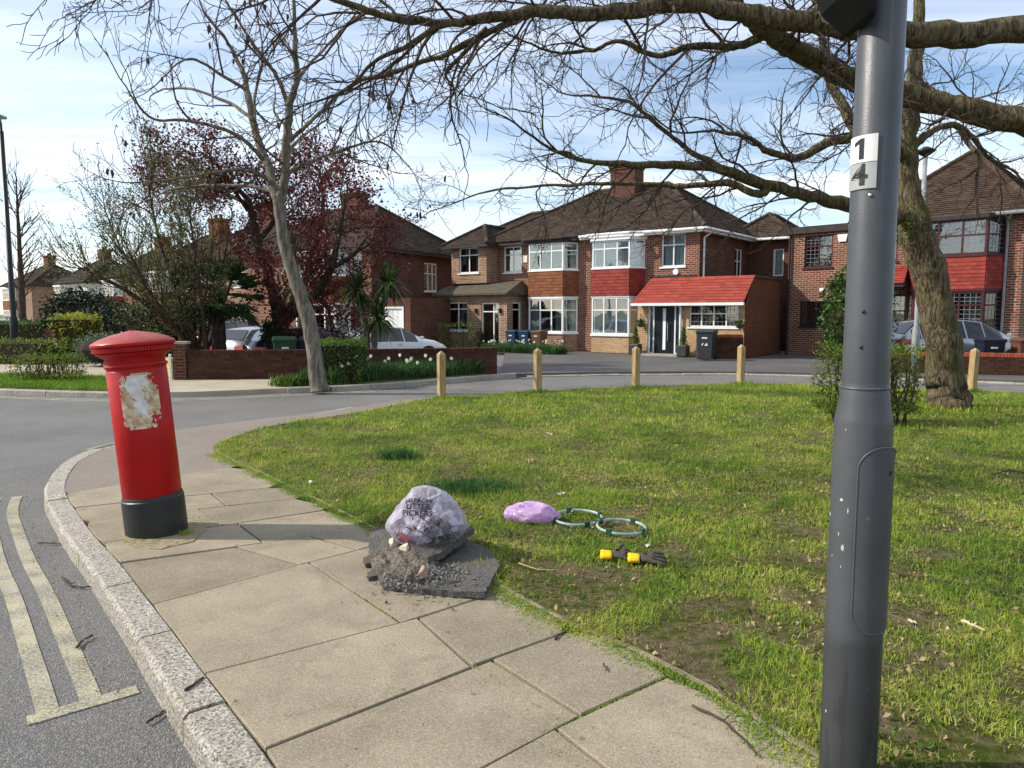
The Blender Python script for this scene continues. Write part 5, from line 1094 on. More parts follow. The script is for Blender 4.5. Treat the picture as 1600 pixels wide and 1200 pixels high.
# cars
def carpaint(k, c, metal=.3): M['paint_'+k] = pm('car_paint_'+k, [c, tuple(x*1.04 for x in c)], 2, .22, 0, spec=.6, metal=metal)
carpaint('white', lin(214,216,218), 0); carpaint('silver', lin(168,171,174), .5); carpaint('dark', lin(40,44,50), .3); carpaint('navy', lin(26,32,48), .3)
M['tyre'] = pm('tyre_rubber', [(.02,.02,.02),(.03,.03,.03)], 9, .8, .2); M['redlamp'] = pm('red_lamp', [lin(150,22,28), lin(176,34,40)], 6, .2, 0, spec=.6); M['headlamp'] = pm('head_lamp', [(.7,.72,.74),(.8,.82,.84)], 6, .1, 0, spec=.8)
M['plate_y'] = pm('yellow_plate', [lin(206,176,58), lin(214,186,70)], 6, .5, 0); M['plate_w'] = pm('white_plate', [(.75,.75,.73),(.8,.8,.78)], 6, .5, 0)
SHAPES = {'saloon': dict(L=4.9, W=.93, st=[(0,.72,.62),(.1,.95,.72),(.55,1.03,.80),(1.0,1.06,.86),(1.75,1.36,.88),(2.4,1.44,.88),(3.0,1.40,.87),(3.75,1.03,.85),(4.3,.93,.80),(4.72,.78,.68),(4.9,.6,.58)], cab=(3,4,6,7), wheels=(1.0,3.95), r=.34),
          'hatch': dict(L=4.1, W=.88, st=[(0,.62,.6),(.06,.95,.75),(.18,1.08,.86),(.55,1.42,.92),(1.2,1.49,.93),(1.9,1.5,.92),(2.45,1.44,.90),(3.2,1.06,.87),(3.65,.95,.80),(4.0,.76,.66),(4.1,.58,.55)], cab=(2,3,6,7), wheels=(.72,3.3), r=.31),
          'suv': dict(L=4.4, W=.92, st=[(0,.7,.66),(.06,1.05,.82),(.18,1.18,.95),(.5,1.58,1.0),(1.2,1.64,1.01),(2.0,1.65,1.0),(2.6,1.57,.98),(3.3,1.18,.96),(3.9,1.06,.9),(4.3,.86,.76),(4.4,.66,.64)], cab=(2,3,6,7), wheels=(.8,3.5), r=.35)}
def car(kind, label, loc, heading, paint, group=None):
    S = SHAPES[kind]; root = thing('parked_car', label, 'car', loc, heading, group); st = S['st']; W = S['W']; c0, c1, c2, c3 = S['cab']; vs_ = []; N = 7
    for i, (x, zt, zb) in enumerate(st):
        e = 1-.16*max(0,(abs(x/S['L']-.5)*2-.7)/.3)**2; w = W*e; cabin = c0 < i < c3 or i in (c0,c3)
        wr = w*(.66 if c1 <= i <= c2 else (.80 if i in (c0,c3) else .82)); zb_ = min(zb, zt-.03); zlow = .20 if 0 < i < len(st)-1 else .34
        vs_ += [(x,0,zlow-.02),(x,w*.9,zlow),(x,w,.45),(x,w,zb_*.5+.28),(x,w*.965,zb_),(x,wr,zt-.035),(x,0,zt)]
    m = MB(); b = vs_+[(x,-y,z) for x,y,z in vs_]; nb = len(vs_); fs = []
    for i in range(len(st)-1):
        for j in range(N-1):
            q = (i*N+j, i*N+j+1, (i+1)*N+j+1, (i+1)*N+j); fs += [q[::-1], tuple(k+nb for k in q)]
    for i in (0, len(st)-1):
        q = tuple(i*N+j for j in range(N)); fs += [q if i == 0 else q[::-1], tuple(k+nb for k in (q[::-1] if i == 0 else q))]
    m.add([(x-S['L']/2,y,z) for x,y,z in b], fs); bo = m.build('body', M['paint_'+paint], root, True)
    md = bo.modifiers.new('w','WELD'); md.merge_threshold = .001; md = bo.modifiers.new('e','EDGE_SPLIT'); md.split_angle = R(50)
    X = lambda i: st[i][0]-S['L']/2
    def vt(i, j, s_, f=.0): x,y,z = vs_[i*N+j]; return Vector((x-S['L']/2, y*s_, z))
    def pane(name, quad, inset=.06, off=.006, mat='carglass', side=Vector((0,0,0))):
        c = sum(quad, Vector())/4; n = (quad[1]-quad[0]).cross(quad[3]-quad[0]).normalized()
        if n.dot(side) < 0: n = -n
        q = [p+(c-p)*inset+n*off for p in quad]; g = MB(); g.add(q+[p-n*.004 for p in q], [(0,1,2,3),(7,6,5,4),(0,4,5,1),(1,5,6,2),(2,6,7,3),(3,7,4,0)]); g.build(name, M[mat], root)
    for s_ in (1,-1):
        for i in range(c0, c3):
            a, b2, c, d_ = vt(i,4,s_), vt(i+1,4,s_), vt(i+1,5,s_), vt(i,5,s_)
            if i == c0: d_ = d_.lerp(c,.35); a = a.lerp(b2,.35)
            if i == c3-1: c = c.lerp(d_,.3); b2 = b2.lerp(a,.25)
            pane('side_window', [a,b2,c,d_], .09, .008, 'carglass', Vector((0,s_,0)))
    pane('windscreen', [vt(c3,5,1),vt(c3,5,-1),vt(c2,5,-1),vt(c2,5,1)], .06, .03, 'carglass', Vector((1,0,.5)))
    pane('rear_window', [vt(c0,5,1),vt(c0,5,-1),vt(c1,5,-1),vt(c1,5,1)], .10, .03, 'carglass', Vector((-1,0,.5)))
    for x in S['wheels']:
        for s_ in (1,-1):
            wv = MB(); cx = x-S['L']/2; y = s_*(W-.1); wv.tube([Vector((cx,y-.1,S['r'])), Vector((cx,y+.1,S['r']))], S['r'], 20); wo_ = wv.build('wheel', M['tyre'], root)
            rm = MB(); rm.tube([Vector((cx,y+s_*.09,S['r'])), Vector((cx,y+s_*.108,S['r']))], S['r']*.66, 14); rm.build('rim', M['steel'], wo_)
            ar = MB(); ar.tube([Vector((cx,s_*(W-.22),S['r'])), Vector((cx,s_*(W+.004),S['r']))], S['r']+.05, 20); ar.build('wheel_arch', M['black'], root)
    xr = -S['L']/2; zt_ = st[1][1]
    for s_ in (1,-1):
        g = MB(); g.add([(xr-.012,s_*W*.5,zt_-.17),(xr-.012,s_*W*.9,zt_-.19),(xr+.34,s_*(W*.985),zt_-.16),(xr+.34,s_*(W*.985),zt_-.04),(xr+.02,s_*W*.88,zt_-.02),(xr+.0,s_*W*.5,zt_-.06)], [(0,1,4,5),(1,2,3,4)]); g.build('tail_lamp', M['redlamp'], root)
        g = MB(); g.add([(-xr-.10,s_*W*.62,.64),(-xr-.32,s_*W*.97,.66),(-xr-.36,s_*W*.97,.76),(-xr-.16,s_*W*.62,.74)], [(0,1,2,3)]); g.build('headlamp', M['headlamp'], root)
        g = MB(); x = X(c3)-.12; g.box(x-.04,x+.05,min(s_*W,s_*(W+.15)),max(s_*W,s_*(W+.15)),st[c3][1]-.06,st[c3][1]+.04); g.build('mirror', M['paint_'+paint], root, bevel=.02)
        for x in (.32,.56):
            g = MB(); xx = -S['L']/2+S['L']*x; g.box(xx,xx+.18,min(s_*(W-.01),s_*(W+.02)),max(s_*(W-.01),s_*(W+.02)),.80,.83); g.build('door_handle', M['paint_'+paint], root)
    g = MB(); g.box(xr-.02,xr+.0,-.26,.26,.68 if kind != 'saloon' else .6,.79 if kind != 'saloon' else .71); g.build('number_plate', M['plate_y'], root)
    g = MB(); g.box(xr-.03,xr+.2,-W*.8,W*.8,.26,.42); g.build('rear_bumper', M['black'] if kind == 'suv' else M['paint_'+paint], root, bevel=.03)
    return root
car('saloon', 'white saloon car parked in front of the white garage door', (-4.75,26.1,-.27), R(38), 'white')
car('hatch', 'silver hatchback with yellow rear plate parked behind the shaded wall', (-8.0,24.6,-.3), R(62), 'silver')
car('suv', 'dark grey off-road car behind the fan palm', (-10.6,28.2,-.3), R(75), 'dark')
car('hatch', 'dark navy car parked behind the green wheelie bin', (-6.3,23.2,-.3), R(35), 'navy')
car('hatch', 'silver hatchback behind the red coped wall at the maroon windowed house', (13.1,21.75,-.05), R(4), 'silver')
car('hatch', 'small silver car far along the street beside the dark lamp column', (-30.0,44.5,-.2), R(100), 'silver')
car('saloon', 'far pale car half hidden beyond the street tree', (-33.2,49,-.2), R(100), 'white')
# lamp columns in the distance
lc = thing('lamp_column', 'tall dark street lamp column at the far end of the verge hedge', 'lamp post', (-18.0,26.5,0)); m = MB(); m.lathe([(.13,-.05),(.13,1.4),(.095,1.5),(.07,8.0)], 12); m.build('shaft', M['black'], lc, True)
m = MB(); m.tube([Vector((0,0,7.95)), Vector((.2,-.3,8.2)), Vector((.5,-.8,8.25))], .04, 8); m.build('arm', M['black'], lc); m = MB(); m.box(.4,.75,-1.2,-.75,8.2,8.3); m.build('lantern', M['metalgrey'], lc, bevel=.03)
p_ = PT(1446,243,17.5); l2 = thing('lamp_column', 'slim grey lamp column with flat lantern behind the leaning tree', 'lamp post', (p_.x,17.5,0)); m = MB(); m.lathe([(.085,-.05),(.085,1.2),(.055,1.3),(.05,p_.z)], 10); m.build('shaft', M['metalgrey'], l2, True)
m = MB(); m.lathe([(.05,p_.z-.02),(.12,p_.z+.02),(.20,p_.z+.08),(.22,p_.z+.11),(.05,p_.z+.2)], 14); m.build('lantern', M['black'], l2, True)
# timber bollards
def m_wood():
    t = NT('bollard_timber'); o = t.obj(); st = t.n('ShaderNodeMapping', {'Vector': o, 'Scale': (26,26,2.2)}).outputs[0]; n = t.noise(st, 1.6, 6, .6, .8)
    c = t.vary(t.ramp(n, [(.3, lin(136,112,78)), (.55, lin(172,148,108)), (.75, lin(194,172,134))]), .1); c = t.mixc(t.ramp(t.noise(o, 5, 3), [(.6, 0.0), (.75, .5)]), c, lin(110,92,66)); return t.fin(c, .8, t.bump(n, .4, .005), .2)
M['timber'] = m_wood()
for k, (x, y, lean, nm) in enumerate(((690,623,0,'square timber bollard in front of the daffodil strip'),(840,613,0,'square timber bollard in front of the brown and blue bins'),(993,606,0,'square timber bollard in front of the black front door'),(1157,600,0,'square timber bollard in front of the extension side wall'),(1518,612,2.5,'leaning timber bollard between the tree trunk and the red coped wall'))):
    p = G(x,y); m = MB(); w, h = .065, .9; m.add([(-w,-w,-.15),(w,-w,-.15),(w,w,-.15),(-w,w,-.15),(-w,-w,h-.06),(w,-w,h-.06),(w,w,h-.06),(-w,w,h-.06),(-.012,-.012,h),(.012,-.012,h),(.012,.012,h),(-.012,.012,h)],
        [(3,2,1,0),(0,1,5,4),(1,2,6,5),(2,3,7,6),(3,0,4,7),(4,5,9,8),(5,6,10,9),(6,7,11,10),(7,4,8,11),(8,9,10,11)])
    o = tag(m.build('bollard', M['timber'], bevel=.006), nm, 'bollard', 'timber bollards along the lawn edge'); o.location = (p.x,p.y,0); o.rotation_euler = (0, R(lean), R(30 if k < 4 else 20))
def polytope(n, seed, ax, lo=.9, hi=1.06):
    rr = random.Random(seed); out = []
    for k in range(n):
        z = 1-2*(k+.5)/n; a = k*2.39996+rr.uniform(-.25,.25); r = math.sqrt(max(0,1-z*z)); d = Vector((r*math.cos(a), r*math.sin(a), z+rr.uniform(-.08,.08))).normalized()
        out.append((d, math.sqrt((ax[0]*d.x)**2+(ax[1]*d.y)**2+(ax[2]*d.z)**2)*rr.uniform(lo,hi)))
    return out
def radial(d, pl, p=20):
    s_ = 0
    for n, h in pl:
        q = d.dot(n)
        if q > 0: s_ += (q/h)**p
    return s_**(-1/p)
# ------------------------------------------------------------------ pillar box
def m_red():
    t = NT('pillar_box_red'); o = t.obj(); n = t.noise(o, 7, 5); c = t.ramp(n, [(.3, lin(150,0,8)), (.7, lin(172,3,12))])
    z = t.n('ShaderNodeSeparateXYZ', {0: o}).outputs[2]; nrm = t.n('ShaderNodeSeparateXYZ', {0: t.n('ShaderNodeTexCoord').outputs['Normal']}).outputs[2]
    dust = t.math('MULTIPLY', t.ramp(nrm, [(.35, 0.0), (.8, 1.0)]), t.ramp(t.noise(o, 26, 6, .7), [(.32, .25), (.66, .85)])); c = t.mixc(dust, c, lin(156,96,84))
    sc = t.ramp(t.noise(t.n('ShaderNodeMapping', {'Vector': o, 'Scale': (60,60,14)}).outputs[0], 1.0, 4, .7), [(.70, 0.0), (.76, .55)]); c = t.mixc(sc, c, lin(196,110,104))
    return t.fin(c, t.ramp(t.noise(o, 18, 4), [(.3, .34), (.7, .5)]), t.bump(t.noise(o, 22, 4), .14, .004), .3)
M['pred'] = m_red(); M['pblack'] = pm('pillar_black_paint', [lin(22,24,25), lin(38,40,40), lin(28,30,30)], 7, .45, .25, 40, .004, .4)
M['glue'] = pm('glue_residue', [lin(150,118,90), lin(190,168,134), lin(214,202,176)], 26, .9, .3, 90, .003); M['paper'] = pm('torn_paper', [lin(186,182,176), lin(222,220,216)], 16, .9, .25, 70, .003)
pb = thing('pillar_box', 'leaning red pillar box with torn poster scraps and a black base on the pavement', 'post box', (-2.62,5.27,0)); pb.rotation_euler = (R(.5), R(-4.2), 0)
Rb = .199
m = MB(); m.lathe([(Rb+.008,-.1),(Rb+.012,.0),(Rb+.012,.262),(Rb+.004,.27),(Rb+.004,.285),(Rb+.001,.29)], 64); m.build('base', M['pblack'], pb, True).modifiers.new('e','EDGE_SPLIT').split_angle = R(35)
m = MB(); m.lathe([(Rb-.004,.285),(Rb-.004,.30),(Rb,.305),(Rb,1.20),(Rb-.004,1.205),(Rb-.002,1.222),(Rb+.006,1.226),(Rb+.010,1.236),(Rb+.006,1.248),(Rb-.004,1.25),(Rb-.002,1.285),(Rb+.012,1.30),(Rb+.045,1.318),(Rb+.056,1.33)], 72, cap=False); m.build('body', M['pred'], pb, True).modifiers.new('e','EDGE_SPLIT').split_angle = R(40)
cap = MB(); cap.lathe([(Rb+.04,1.325),(Rb+.062,1.338),(Rb+.062,1.368),(Rb+.070,1.372),(Rb+.078,1.382),(Rb+.078,1.396),(Rb+.072,1.404),(Rb+.02,1.432),(Rb-.06,1.458),(Rb-.14,1.474),(.02,1.482),(.018,1.488),(.001,1.489)], 72, cap=False); cp_o = cap.build('cap', M['pred'], pb, True); cp_o.modifiers.new('e','EDGE_SPLIT').split_angle = R(32)
dm = MB(); dm.box(-.0075,.0075,0,.012,0,.024); dme = dm.mesh('dentil', M['pred'])
for i in range(84):
    a = 2*math.pi*i/84; o = bpy.data.objects.new('dentil', dme); col.objects.link(o); o.parent = cp_o; o.location = ((Rb+.06)*math.cos(a),(Rb+.06)*math.sin(a),1.341); o.rotation_euler = (0,0,a-math.pi/2)
def patch(name, mat, rad, a0, a1, z0, z1, fn, parent, na=90, nz_=120):
    m = MB(); idx = {}
    def vid(i, j):
        if (i,j) not in idx:
            a = a0+(a1-a0)*i/na; z = z0+(z1-z0)*j/nz_; idx[(i,j)] = len(m.v); m.v.append((rad*math.cos(a),rad*math.sin(a),z))
        return idx[(i,j)]
    for i in range(na):
        for j in range(nz_):
            if fn((i+.5)/na, (j+.5)/nz_): m.f.append((vid(i,j),vid(i+1,j),vid(i+1,j+1),vid(i,j+1)))
    o = m.build(name, mat, parent); sm_ = o.modifiers.new('s','SOLIDIFY'); sm_.thickness = .0012; sm_.offset = -1; return o
ac = math.atan2(-5.27,2.62); fN = lambda u, v, s, k: noise.fractal(Vector((u*s, v*s*1.3, k)), 1.0, 2.0, 5)
def f_glue(u, v):
    e = min(u,1-u)*3.2+min(v,1-v)*2.6; return e*.9-.55+fN(u,v,4.2,3.3)*.8+fN(u,v,13,6)*.7+fN(u*.5,v*2,22,1)*.3 > 0
def f_pap(u, v):
    cx = .46+.08*math.sin(v*5); w = .16+.32*v**1.3; return (w-abs(u-cx))*3.0+fN(u,v,4,8.1)*.8+fN(u,v,11,2)*.65 > 0 and v > .12+.25*fN(u,v,5,4)
patch('glue_residue', M['glue'], Rb+.0015, ac-R(36), ac+R(38), .79, 1.185, f_glue, pb); patch('poster_scrap', M['paper'], Rb+.0034, ac-R(24), ac+R(24), .84, 1.17, f_pap, pb)
tag(blades('grass_tuft', np.random.default_rng(1).normal((-2.38,5.2),(.05,.04),(120,2)), .015, .05, .004, M['grass'], 401, lean=.7), 'grass tuft at the shaded foot of the pillar box', 'grass')
tag(blades('grass_tuft', np.random.default_rng(2).normal((-2.62,5.0),(.12,.02),(90,2)), .008, .022, .004, M['grass'], 402, lean=.8), 'thin grass in the paving crack before the pillar box', 'grass')
gq = [tuple(G(x,y,.006)[:2]) for x,y in ((192,838),(205,853),(250,858),(300,846),(322,826),(310,806),(270,800),(205,806),(186,820))]
# ------------------------------------------------------------------ near lamp post
def m_post():
    t = NT('grey_post_paint'); o = t.obj(); c = t.ramp(t.noise(o, 5, 5), [(.3, lin(62,64,67)), (.7, lin(74,76,79))]); st = t.n('ShaderNodeMapping', {'Vector': o, 'Scale': (22,22,2.6)}).outputs[0]
    wet = t.ramp(t.math('ADD', t.noise(st, 1.0, 5, .6), t.math('MULTIPLY', t.n('ShaderNodeSeparateXYZ', {0: o}).outputs[2], -.5)), [(.42, 0.0), (.5, .55)]); c = t.mixc(wet, c, lin(36,38,40)); low_ = t.ramp(t.math('ADD', t.n('ShaderNodeSeparateXYZ', {0: o}).outputs[2], t.math('MULTIPLY', t.noise(o, 6, 3), .22)), [(.60, .55), (.66, 0.0)]); c = t.mixc(low_, c, lin(34,36,38))
    ch = t.ramp(t.noise(o, 38, 3, .5), [(.765, 0.0), (.775, .8)]); c = t.mixc(ch, c, lin(120,124,126))
    return t.fin(c, t.ramp(t.noise(o, 9, 4), [(.3, .36), (.7, .5)]), t.bump(t.math('ADD', t.noise(o, 160, 3), t.math('MULTIPLY', t.noise(st, 3.0, 3), .8)), .3, .002), .5)
M['post'] = m_post(); M['chip'] = pm('chipped_primer', [lin(150,150,146), lin(196,196,192)], 60, .8, 0)
LPX, LPY = 1.155, 2.38; lp = thing('lamp_post', 'near dark grey steel lamp post with number plates 1 and 4', 'lamp post', (LPX,LPY,0)); rl, ru = .0895, .0705
m = MB(); m.lathe([(rl+.002,-.1),(rl+.001,.0),(rl,1.24),(rl-.002,1.262),(rl-.013,1.318),(ru+.004,1.352),(ru+.002,1.36),(ru,1.366),(ru,1.38),(ru-.008,6.0)], 64); m.build('shaft', M['post'], lp, True)
cd = math.atan2(-LPY,-LPX)
def f_door(u, v):
    x, z = u*.175, v*.60; r = .075; dx = max(r-x, x-(.175-r), 0); dz = max(r-z, z-(.60-r), 0); return dx*dx+dz*dz < r*r or (dx == 0 or dz == 0)
do = patch('inspection_door', M['post'], rl+.008, cd-R(4), cd+R(98), .56, 1.175, f_door, lp, 70, 150); do.modifiers['s'].thickness = .009
rim = MB(); rp = []
for t_ in range(97):
    w_, h_, r_c = .089, .3075, .075; q = t_/96*4; ang = 2*math.pi*t_/96; cx_, sx_ = math.cos(ang), math.sin(ang); ox = math.copysign(w_-r_c, cx_) if abs(cx_) > 1e-6 else 0; oz = math.copysign(h_-r_c, sx_) if abs(sx_) > 1e-6 else 0
    u_ = (ox+r_c*cx_+.0875)/.175; z_ = .8675+oz+r_c*sx_; aa = cd-R(4)+R(102)*u_; rp.append(Vector(((rl+.007)*math.cos(aa),(rl+.007)*math.sin(aa),z_)))
rim.tube(rp, .0035, 6, False); rim.build('door_highlight_tube', M['post'], do, True)  # added tube round the door, shaped to give its edge a highlight line
m = MB(); a = cd+R(62); m.tube([Vector(((rl+.0)*math.cos(a),(rl)*math.sin(a),1.09)), Vector(((rl+.009)*math.cos(a),(rl+.009)*math.sin(a),1.09))], .008, 10); m.build('lock', M['black'], do)
ring = MB(); ring.lathe([(ru+.001,1.354),(ru+.006,1.357),(ru+.006,1.362),(ru+.001,1.365)], 48, cap=False); ring.build('weld_ring', M['post'], lp, True)
pc = cd-R(38); z1_, z2_, z3_ = PT(1358,206,2.3).z, PT(1358,250,2.3).z, PT(1358,292,2.3).z
M['plateW'] = pm('white_number_plate', [lin(206,206,202), lin(226,226,222)], 6, .5, .05); M['plateG'] = pm('grey_number_plate', [lin(150,152,150), lin(170,172,170)], 6, .5, .05)
for dig, za, zb, mt in (('1',z2_+.001,z1_,'plateW'),('4',z3_,z2_-.001,'plateG')):
    pl = patch('number_plate', M[mt], ru+.003, pc-R(44), pc+R(42), za, zb, lambda u, v: True, lp, 24, 2)
    me = text_mesh(dig, (zb-za)*1.12, .0022)
    if dig == '1':
        hh_ = zb-za; me = bpy.data.meshes.new('one'); me.from_pydata([(x*hh_,y*hh_,0) for x, y in ((-.02,-.38),(.13,-.38),(.13,.38),(.02,.38),(-.19,.25),(-.19,.11),(-.02,.2))], [], [(0,1,2,6),(6,2,3,4,5)])
    bm = bmesh.new(); bm.from_mesh(me); bmesh.ops.triangulate(bm, faces=bm.faces[:]); bmesh.ops.subdivide_edges(bm, edges=bm.edges[:], cuts=2); bm.to_mesh(me); bm.free(); me.materials.append(M['ink'])
    for v in me.vertices: a = pc+v.co.x*1.25/ru; z = (za+zb)/2+v.co.y; rr_ = ru+.0042; v.co = (rr_*math.cos(a), rr_*math.sin(a), z)
    o = bpy.data.objects.new('digit', me); col.objects.link(o); o.parent = pl
for k, (px, py) in enumerate(((1362,303),(1354,487),(1349,543))):
    a = cd+R((-8,-12,-14)[k]); z = PT(px,py,2.3).z; m = MB(); m.lathe([(.006,0),(.005,.004),(.001,.006)], 10); o = m.build('bolt_head', M['black'] if k else M['steel'], lp); o.location = ((ru-.0)*math.cos(a), ru*math.sin(a), z); o.rotation_euler = (0, R(90), a)
for k, (px, py, w_, h_) in enumerate(((1308,787,.013,.010),(1289,817,.011,.014),(1303,842,.004,.016),(1318,802,.004,.018),(1309,862,.011,.024),(1292,880,.004,.006),(1306,892,.003,.012),(1316,675,.003,.01),(1280,1130,.006,.012))):
    off_ = (px-(1343-(py-650)*.052))/47.0; a = cd+math.asin(max(-.97,min(.97,off_))); z = PT(px,py,2.29).z
    patch('paint_chip', M['chip'], rl+.0012, a-w_/rl/2, a+w_/rl/2, z-h_/2, z+h_/2, lambda u, v, k=k: (u-.5)**2+(v-.5)**2+.12*fN(u,v,3,k) < .2, lp, 10, 10)
# dark box bracketed high on the post
M['matblack'] = pm('matt_black_plastic', [(.008,.008,.008),(.012,.012,.012)], 8, .8, .1, 90, .002, .15)
sb = thing('equipment_box', 'black rounded box strapped high on the near lamp post', 'box', (LPX-.10,LPY-.03,0)); zb_ = PT(1335,48,2.36).z
m = MB(); pf = [(-.095,.14),(-.07,.075),(.0,.012),(.028,.0),(.028,.6),(-.095,.6)]; n_ = len(pf)
m.add([(x,-.10,zb_+z) for x,z in pf]+[(x,.10,zb_+z) for x,z in pf], [tuple(range(n_)), tuple(range(2*n_-1,n_-1,-1))]+[(i,i+n_,(i+1)%n_+n_,(i+1)%n_) for i in range(n_)]); m.build('housing', M['matblack'], sb, bevel=.018); m = MB(); m.tube([Vector((.09,0,zb_+.3)), Vector((.03,0,zb_+.3))], .02, 8); m.build('bracket', M['steel'], sb)
m = MB(); m.lathe([(ru+.001,zb_+.26),(ru+.005,zb_+.262),(ru+.005,zb_+.338),(ru+.001,zb_+.34)], 32, (.10,.03,0), False); m.build('strap', M['black'], sb)
# ------------------------------------------------------------------ broken tarmac pile
M['tar'] = m_asphalt('broken_tarmac', lin(66,64,62), lin(92,88,82), lin(130,126,118), .9); M['tarlow'] = m_asphalt('broken_tarmac_underside', lin(72,64,56), lin(108,98,86), lin(150,140,126), .5)
M['collar'] = pm('eroded_mortar', [lin(104,94,72), lin(148,136,110), lin(122,116,82)], 16, .95, .8, 60, .01); M['stone'] = pm('crushed_stone', [lin(84,81,78), lin(132,128,123)], 20, .9, .4, 60, .004, island=.3); M['pinkstone'] = pm('pinkish_rubble', [lin(128,104,92), lin(164,138,122)], 18, .9, .6, 50, .01); M['cream_rubble'] = pm('cream_mortar_lump', [lin(196,184,150), lin(222,212,182)], 18, .9, .6, 50, .01)
def sheet(label, poly, zf, th, mat, seed, rough=.012, cat='rubble', group='broken tarmac pieces under the litter bag', name='tarmac_slab'):
    bm = bmesh.new(); rr = random.Random(seed); pts = []
    for a, b in zip(poly, poly[1:]+poly[:1]):
        n = max(1,int((Vector(b)-Vector(a)).length/.035))
        for k in range(n): q = Vector(a).lerp(Vector(b), k/n); pts.append((q.x+rr.uniform(-.007,.007), q.y+rr.uniform(-.007,.007)))
    P_ = np.array(pts); mn, mx = P_.min(0), P_.max(0); inner = []
    x = mn[0]
    while x < mx[0]:
        y = mn[1]
        while y < mx[1]:
            q = np.array([[x+rr.uniform(-.008,.008), y+rr.uniform(-.008,.008)]])
            if in_poly(q, pts)[0] and np.min(np.hypot(P_[:,0]-q[0,0], P_[:,1]-q[0,1])) > .018: inner.append(tuple(q[0]))
            y += .03
        x += .03
    from mathutils.geometry import delaunay_2d_cdt
    n = len(pts); vs2 = [Vector(p) for p in pts+inner]; res = delaunay_2d_cdt(vs2, [], [list(range(n))], 1, 1e-6); V_, E_, F_ = res[0], res[1], res[2]
    top = [(v.x,v.y,zf(v.x,v.y)+rough*noise.fractal(Vector((v.x*14,v.y*14,seed)),1,2,4)) for v in V_]; bot = [(x,y,z-th*(1+.3*noise.noise(Vector((x*20,y*20,seed+5))))) for x,y,z in top]; N_ = len(top)
    fs = [tuple(f) for f in F_]+[tuple(i+N_ for i in reversed(f)) for f in F_]; cnt = {}
    for f in F_:
        for i in range(len(f)): e = (f[i],f[(i+1)%len(f)]); cnt[e] = 1
    for (a, b) in list(cnt):
        if (b,a) not in cnt: fs.append((a,a+N_,b+N_,b))
    m = MB(); m.add(top+bot, fs); o = m.build(name, M[mat], None, False); return tag(o, label, cat, group)
gx = lambda *pp: [tuple(G(x,y,.03)[:2]) for x,y in pp]
sheet('eroded mortar collar round the foot of the pillar box', gq, lambda x, y: .006, .012, 'collar', 21, .007, 'mortar', None, 'mortar_collar')
sheet('broad flat slab of broken tarmac resting on the lawn edge', gx((600,915),(680,923),(757,931),(780,888),(768,866),(735,848),(650,850),(600,868),(590,893)), lambda x, y: .035+.04*(x+.5), .035, 'tar', 3, .008)
mzf = lambda x, y: .03+.07*max(0,1-((x+.66)**2/.085+(y-4.62)**2/.16))**.8
sheet('mound of grey crumbled tarmac and soil under the left of the bag', gx((577,846),(578,880),(594,908),(640,918),(676,902),(690,868),(650,842),(610,834)), mzf, .03, 'tarlow', 4, .03)
sheet('jagged tarmac plate leaning on the left of the mound', gx((579,840),(577,866),(592,888),(618,884),(628,858),(610,838)), lambda x, y: .08+.17*(x+.85)+.10*(y-4.7), .03, 'tar', 14, .012)
sheet('broken tarmac plate sloping down the front of the mound', gx((600,884),(598,908),(640,914),(662,896),(640,874)), lambda x, y: .07+.20*(y-4.45), .028, 'tarlow', 15, .012)
sheet('tilted upper slab of broken tarmac directly below the bag', gx((628,862),(650,884),(668,890),(700,878),(740,852),(700,838),(640,838)), lambda x, y: .145-.10*(4.75-y)-.03*(x+.4), .045, 'tar', 5, .012)
sheet('small broken tarmac flake on the paving', gx((573,893),(588,890),(590,899),(576,902)), lambda x, y: .03, .025, 'tar', 6, .004); sheet('thin dark tarmac flake at the pile corner', gx((568,872),(580,866),(582,880),(570,882)), lambda x, y: .035, .03, 'tar', 7, .004)
def lump(name, label, c, s, mat, seed, cat='rubble', group=None):
    bm = bmesh.new(); bmesh.ops.create_icosphere(bm, subdivisions=4, radius=1); pl_k = polytope(11, seed*7+1, (1,1,1), .55, 1.1)
    for v in bm.verts:
        q = v.co.normalized(); q = q*radial(q, pl_k, 34)*(1+.04*noise.noise(q*6)); v.co = Vector((q.x*s[0],q.y*s[1],q.z*s[2]))
    me = bpy.data.meshes.new(name); bm.to_mesh(me); bm.free(); me.materials.append(M[mat]); o = bpy.data.objects.new(name, me); col.objects.link(o); o.location = c; o.rotation_euler = (seed*.7, seed*.3, seed); return tag(o, label, cat, group)
for k, (px, py, z, s_, mt, nm) in enumerate(((615,849,.105,(.05,.035,.022),'cream_rubble','cream mortar lump under the left corner of the bag'),(632,856,.105,(.04,.03,.018),'cream_rubble','smaller cream mortar lump beside the pink rubble'),(662,896,.075,(.04,.035,.032),'pinkstone','reddish fragment in front of the grey tarmac lump'),(640,903,.07,(.05,.04,.03),'tarlow','brown grey clod at the front of the pile'))):
    p = G(px,py,z); lump('rubble_piece', nm, (p.x,p.y,z), s_, mt, k+2)
st_ = MB(); rr = random.Random(8); dod = [Vector(v) for v in ((1,0,-.3),(-.4,.9,-.4),(-.5,-.8,-.3),(.1,.1,1),(.2,-.3,-.9),(.5,.6,.5))]; from_h = [(0,1,3),(1,2,3),(2,0,3),(1,0,4),(2,1,4),(0,2,4)]
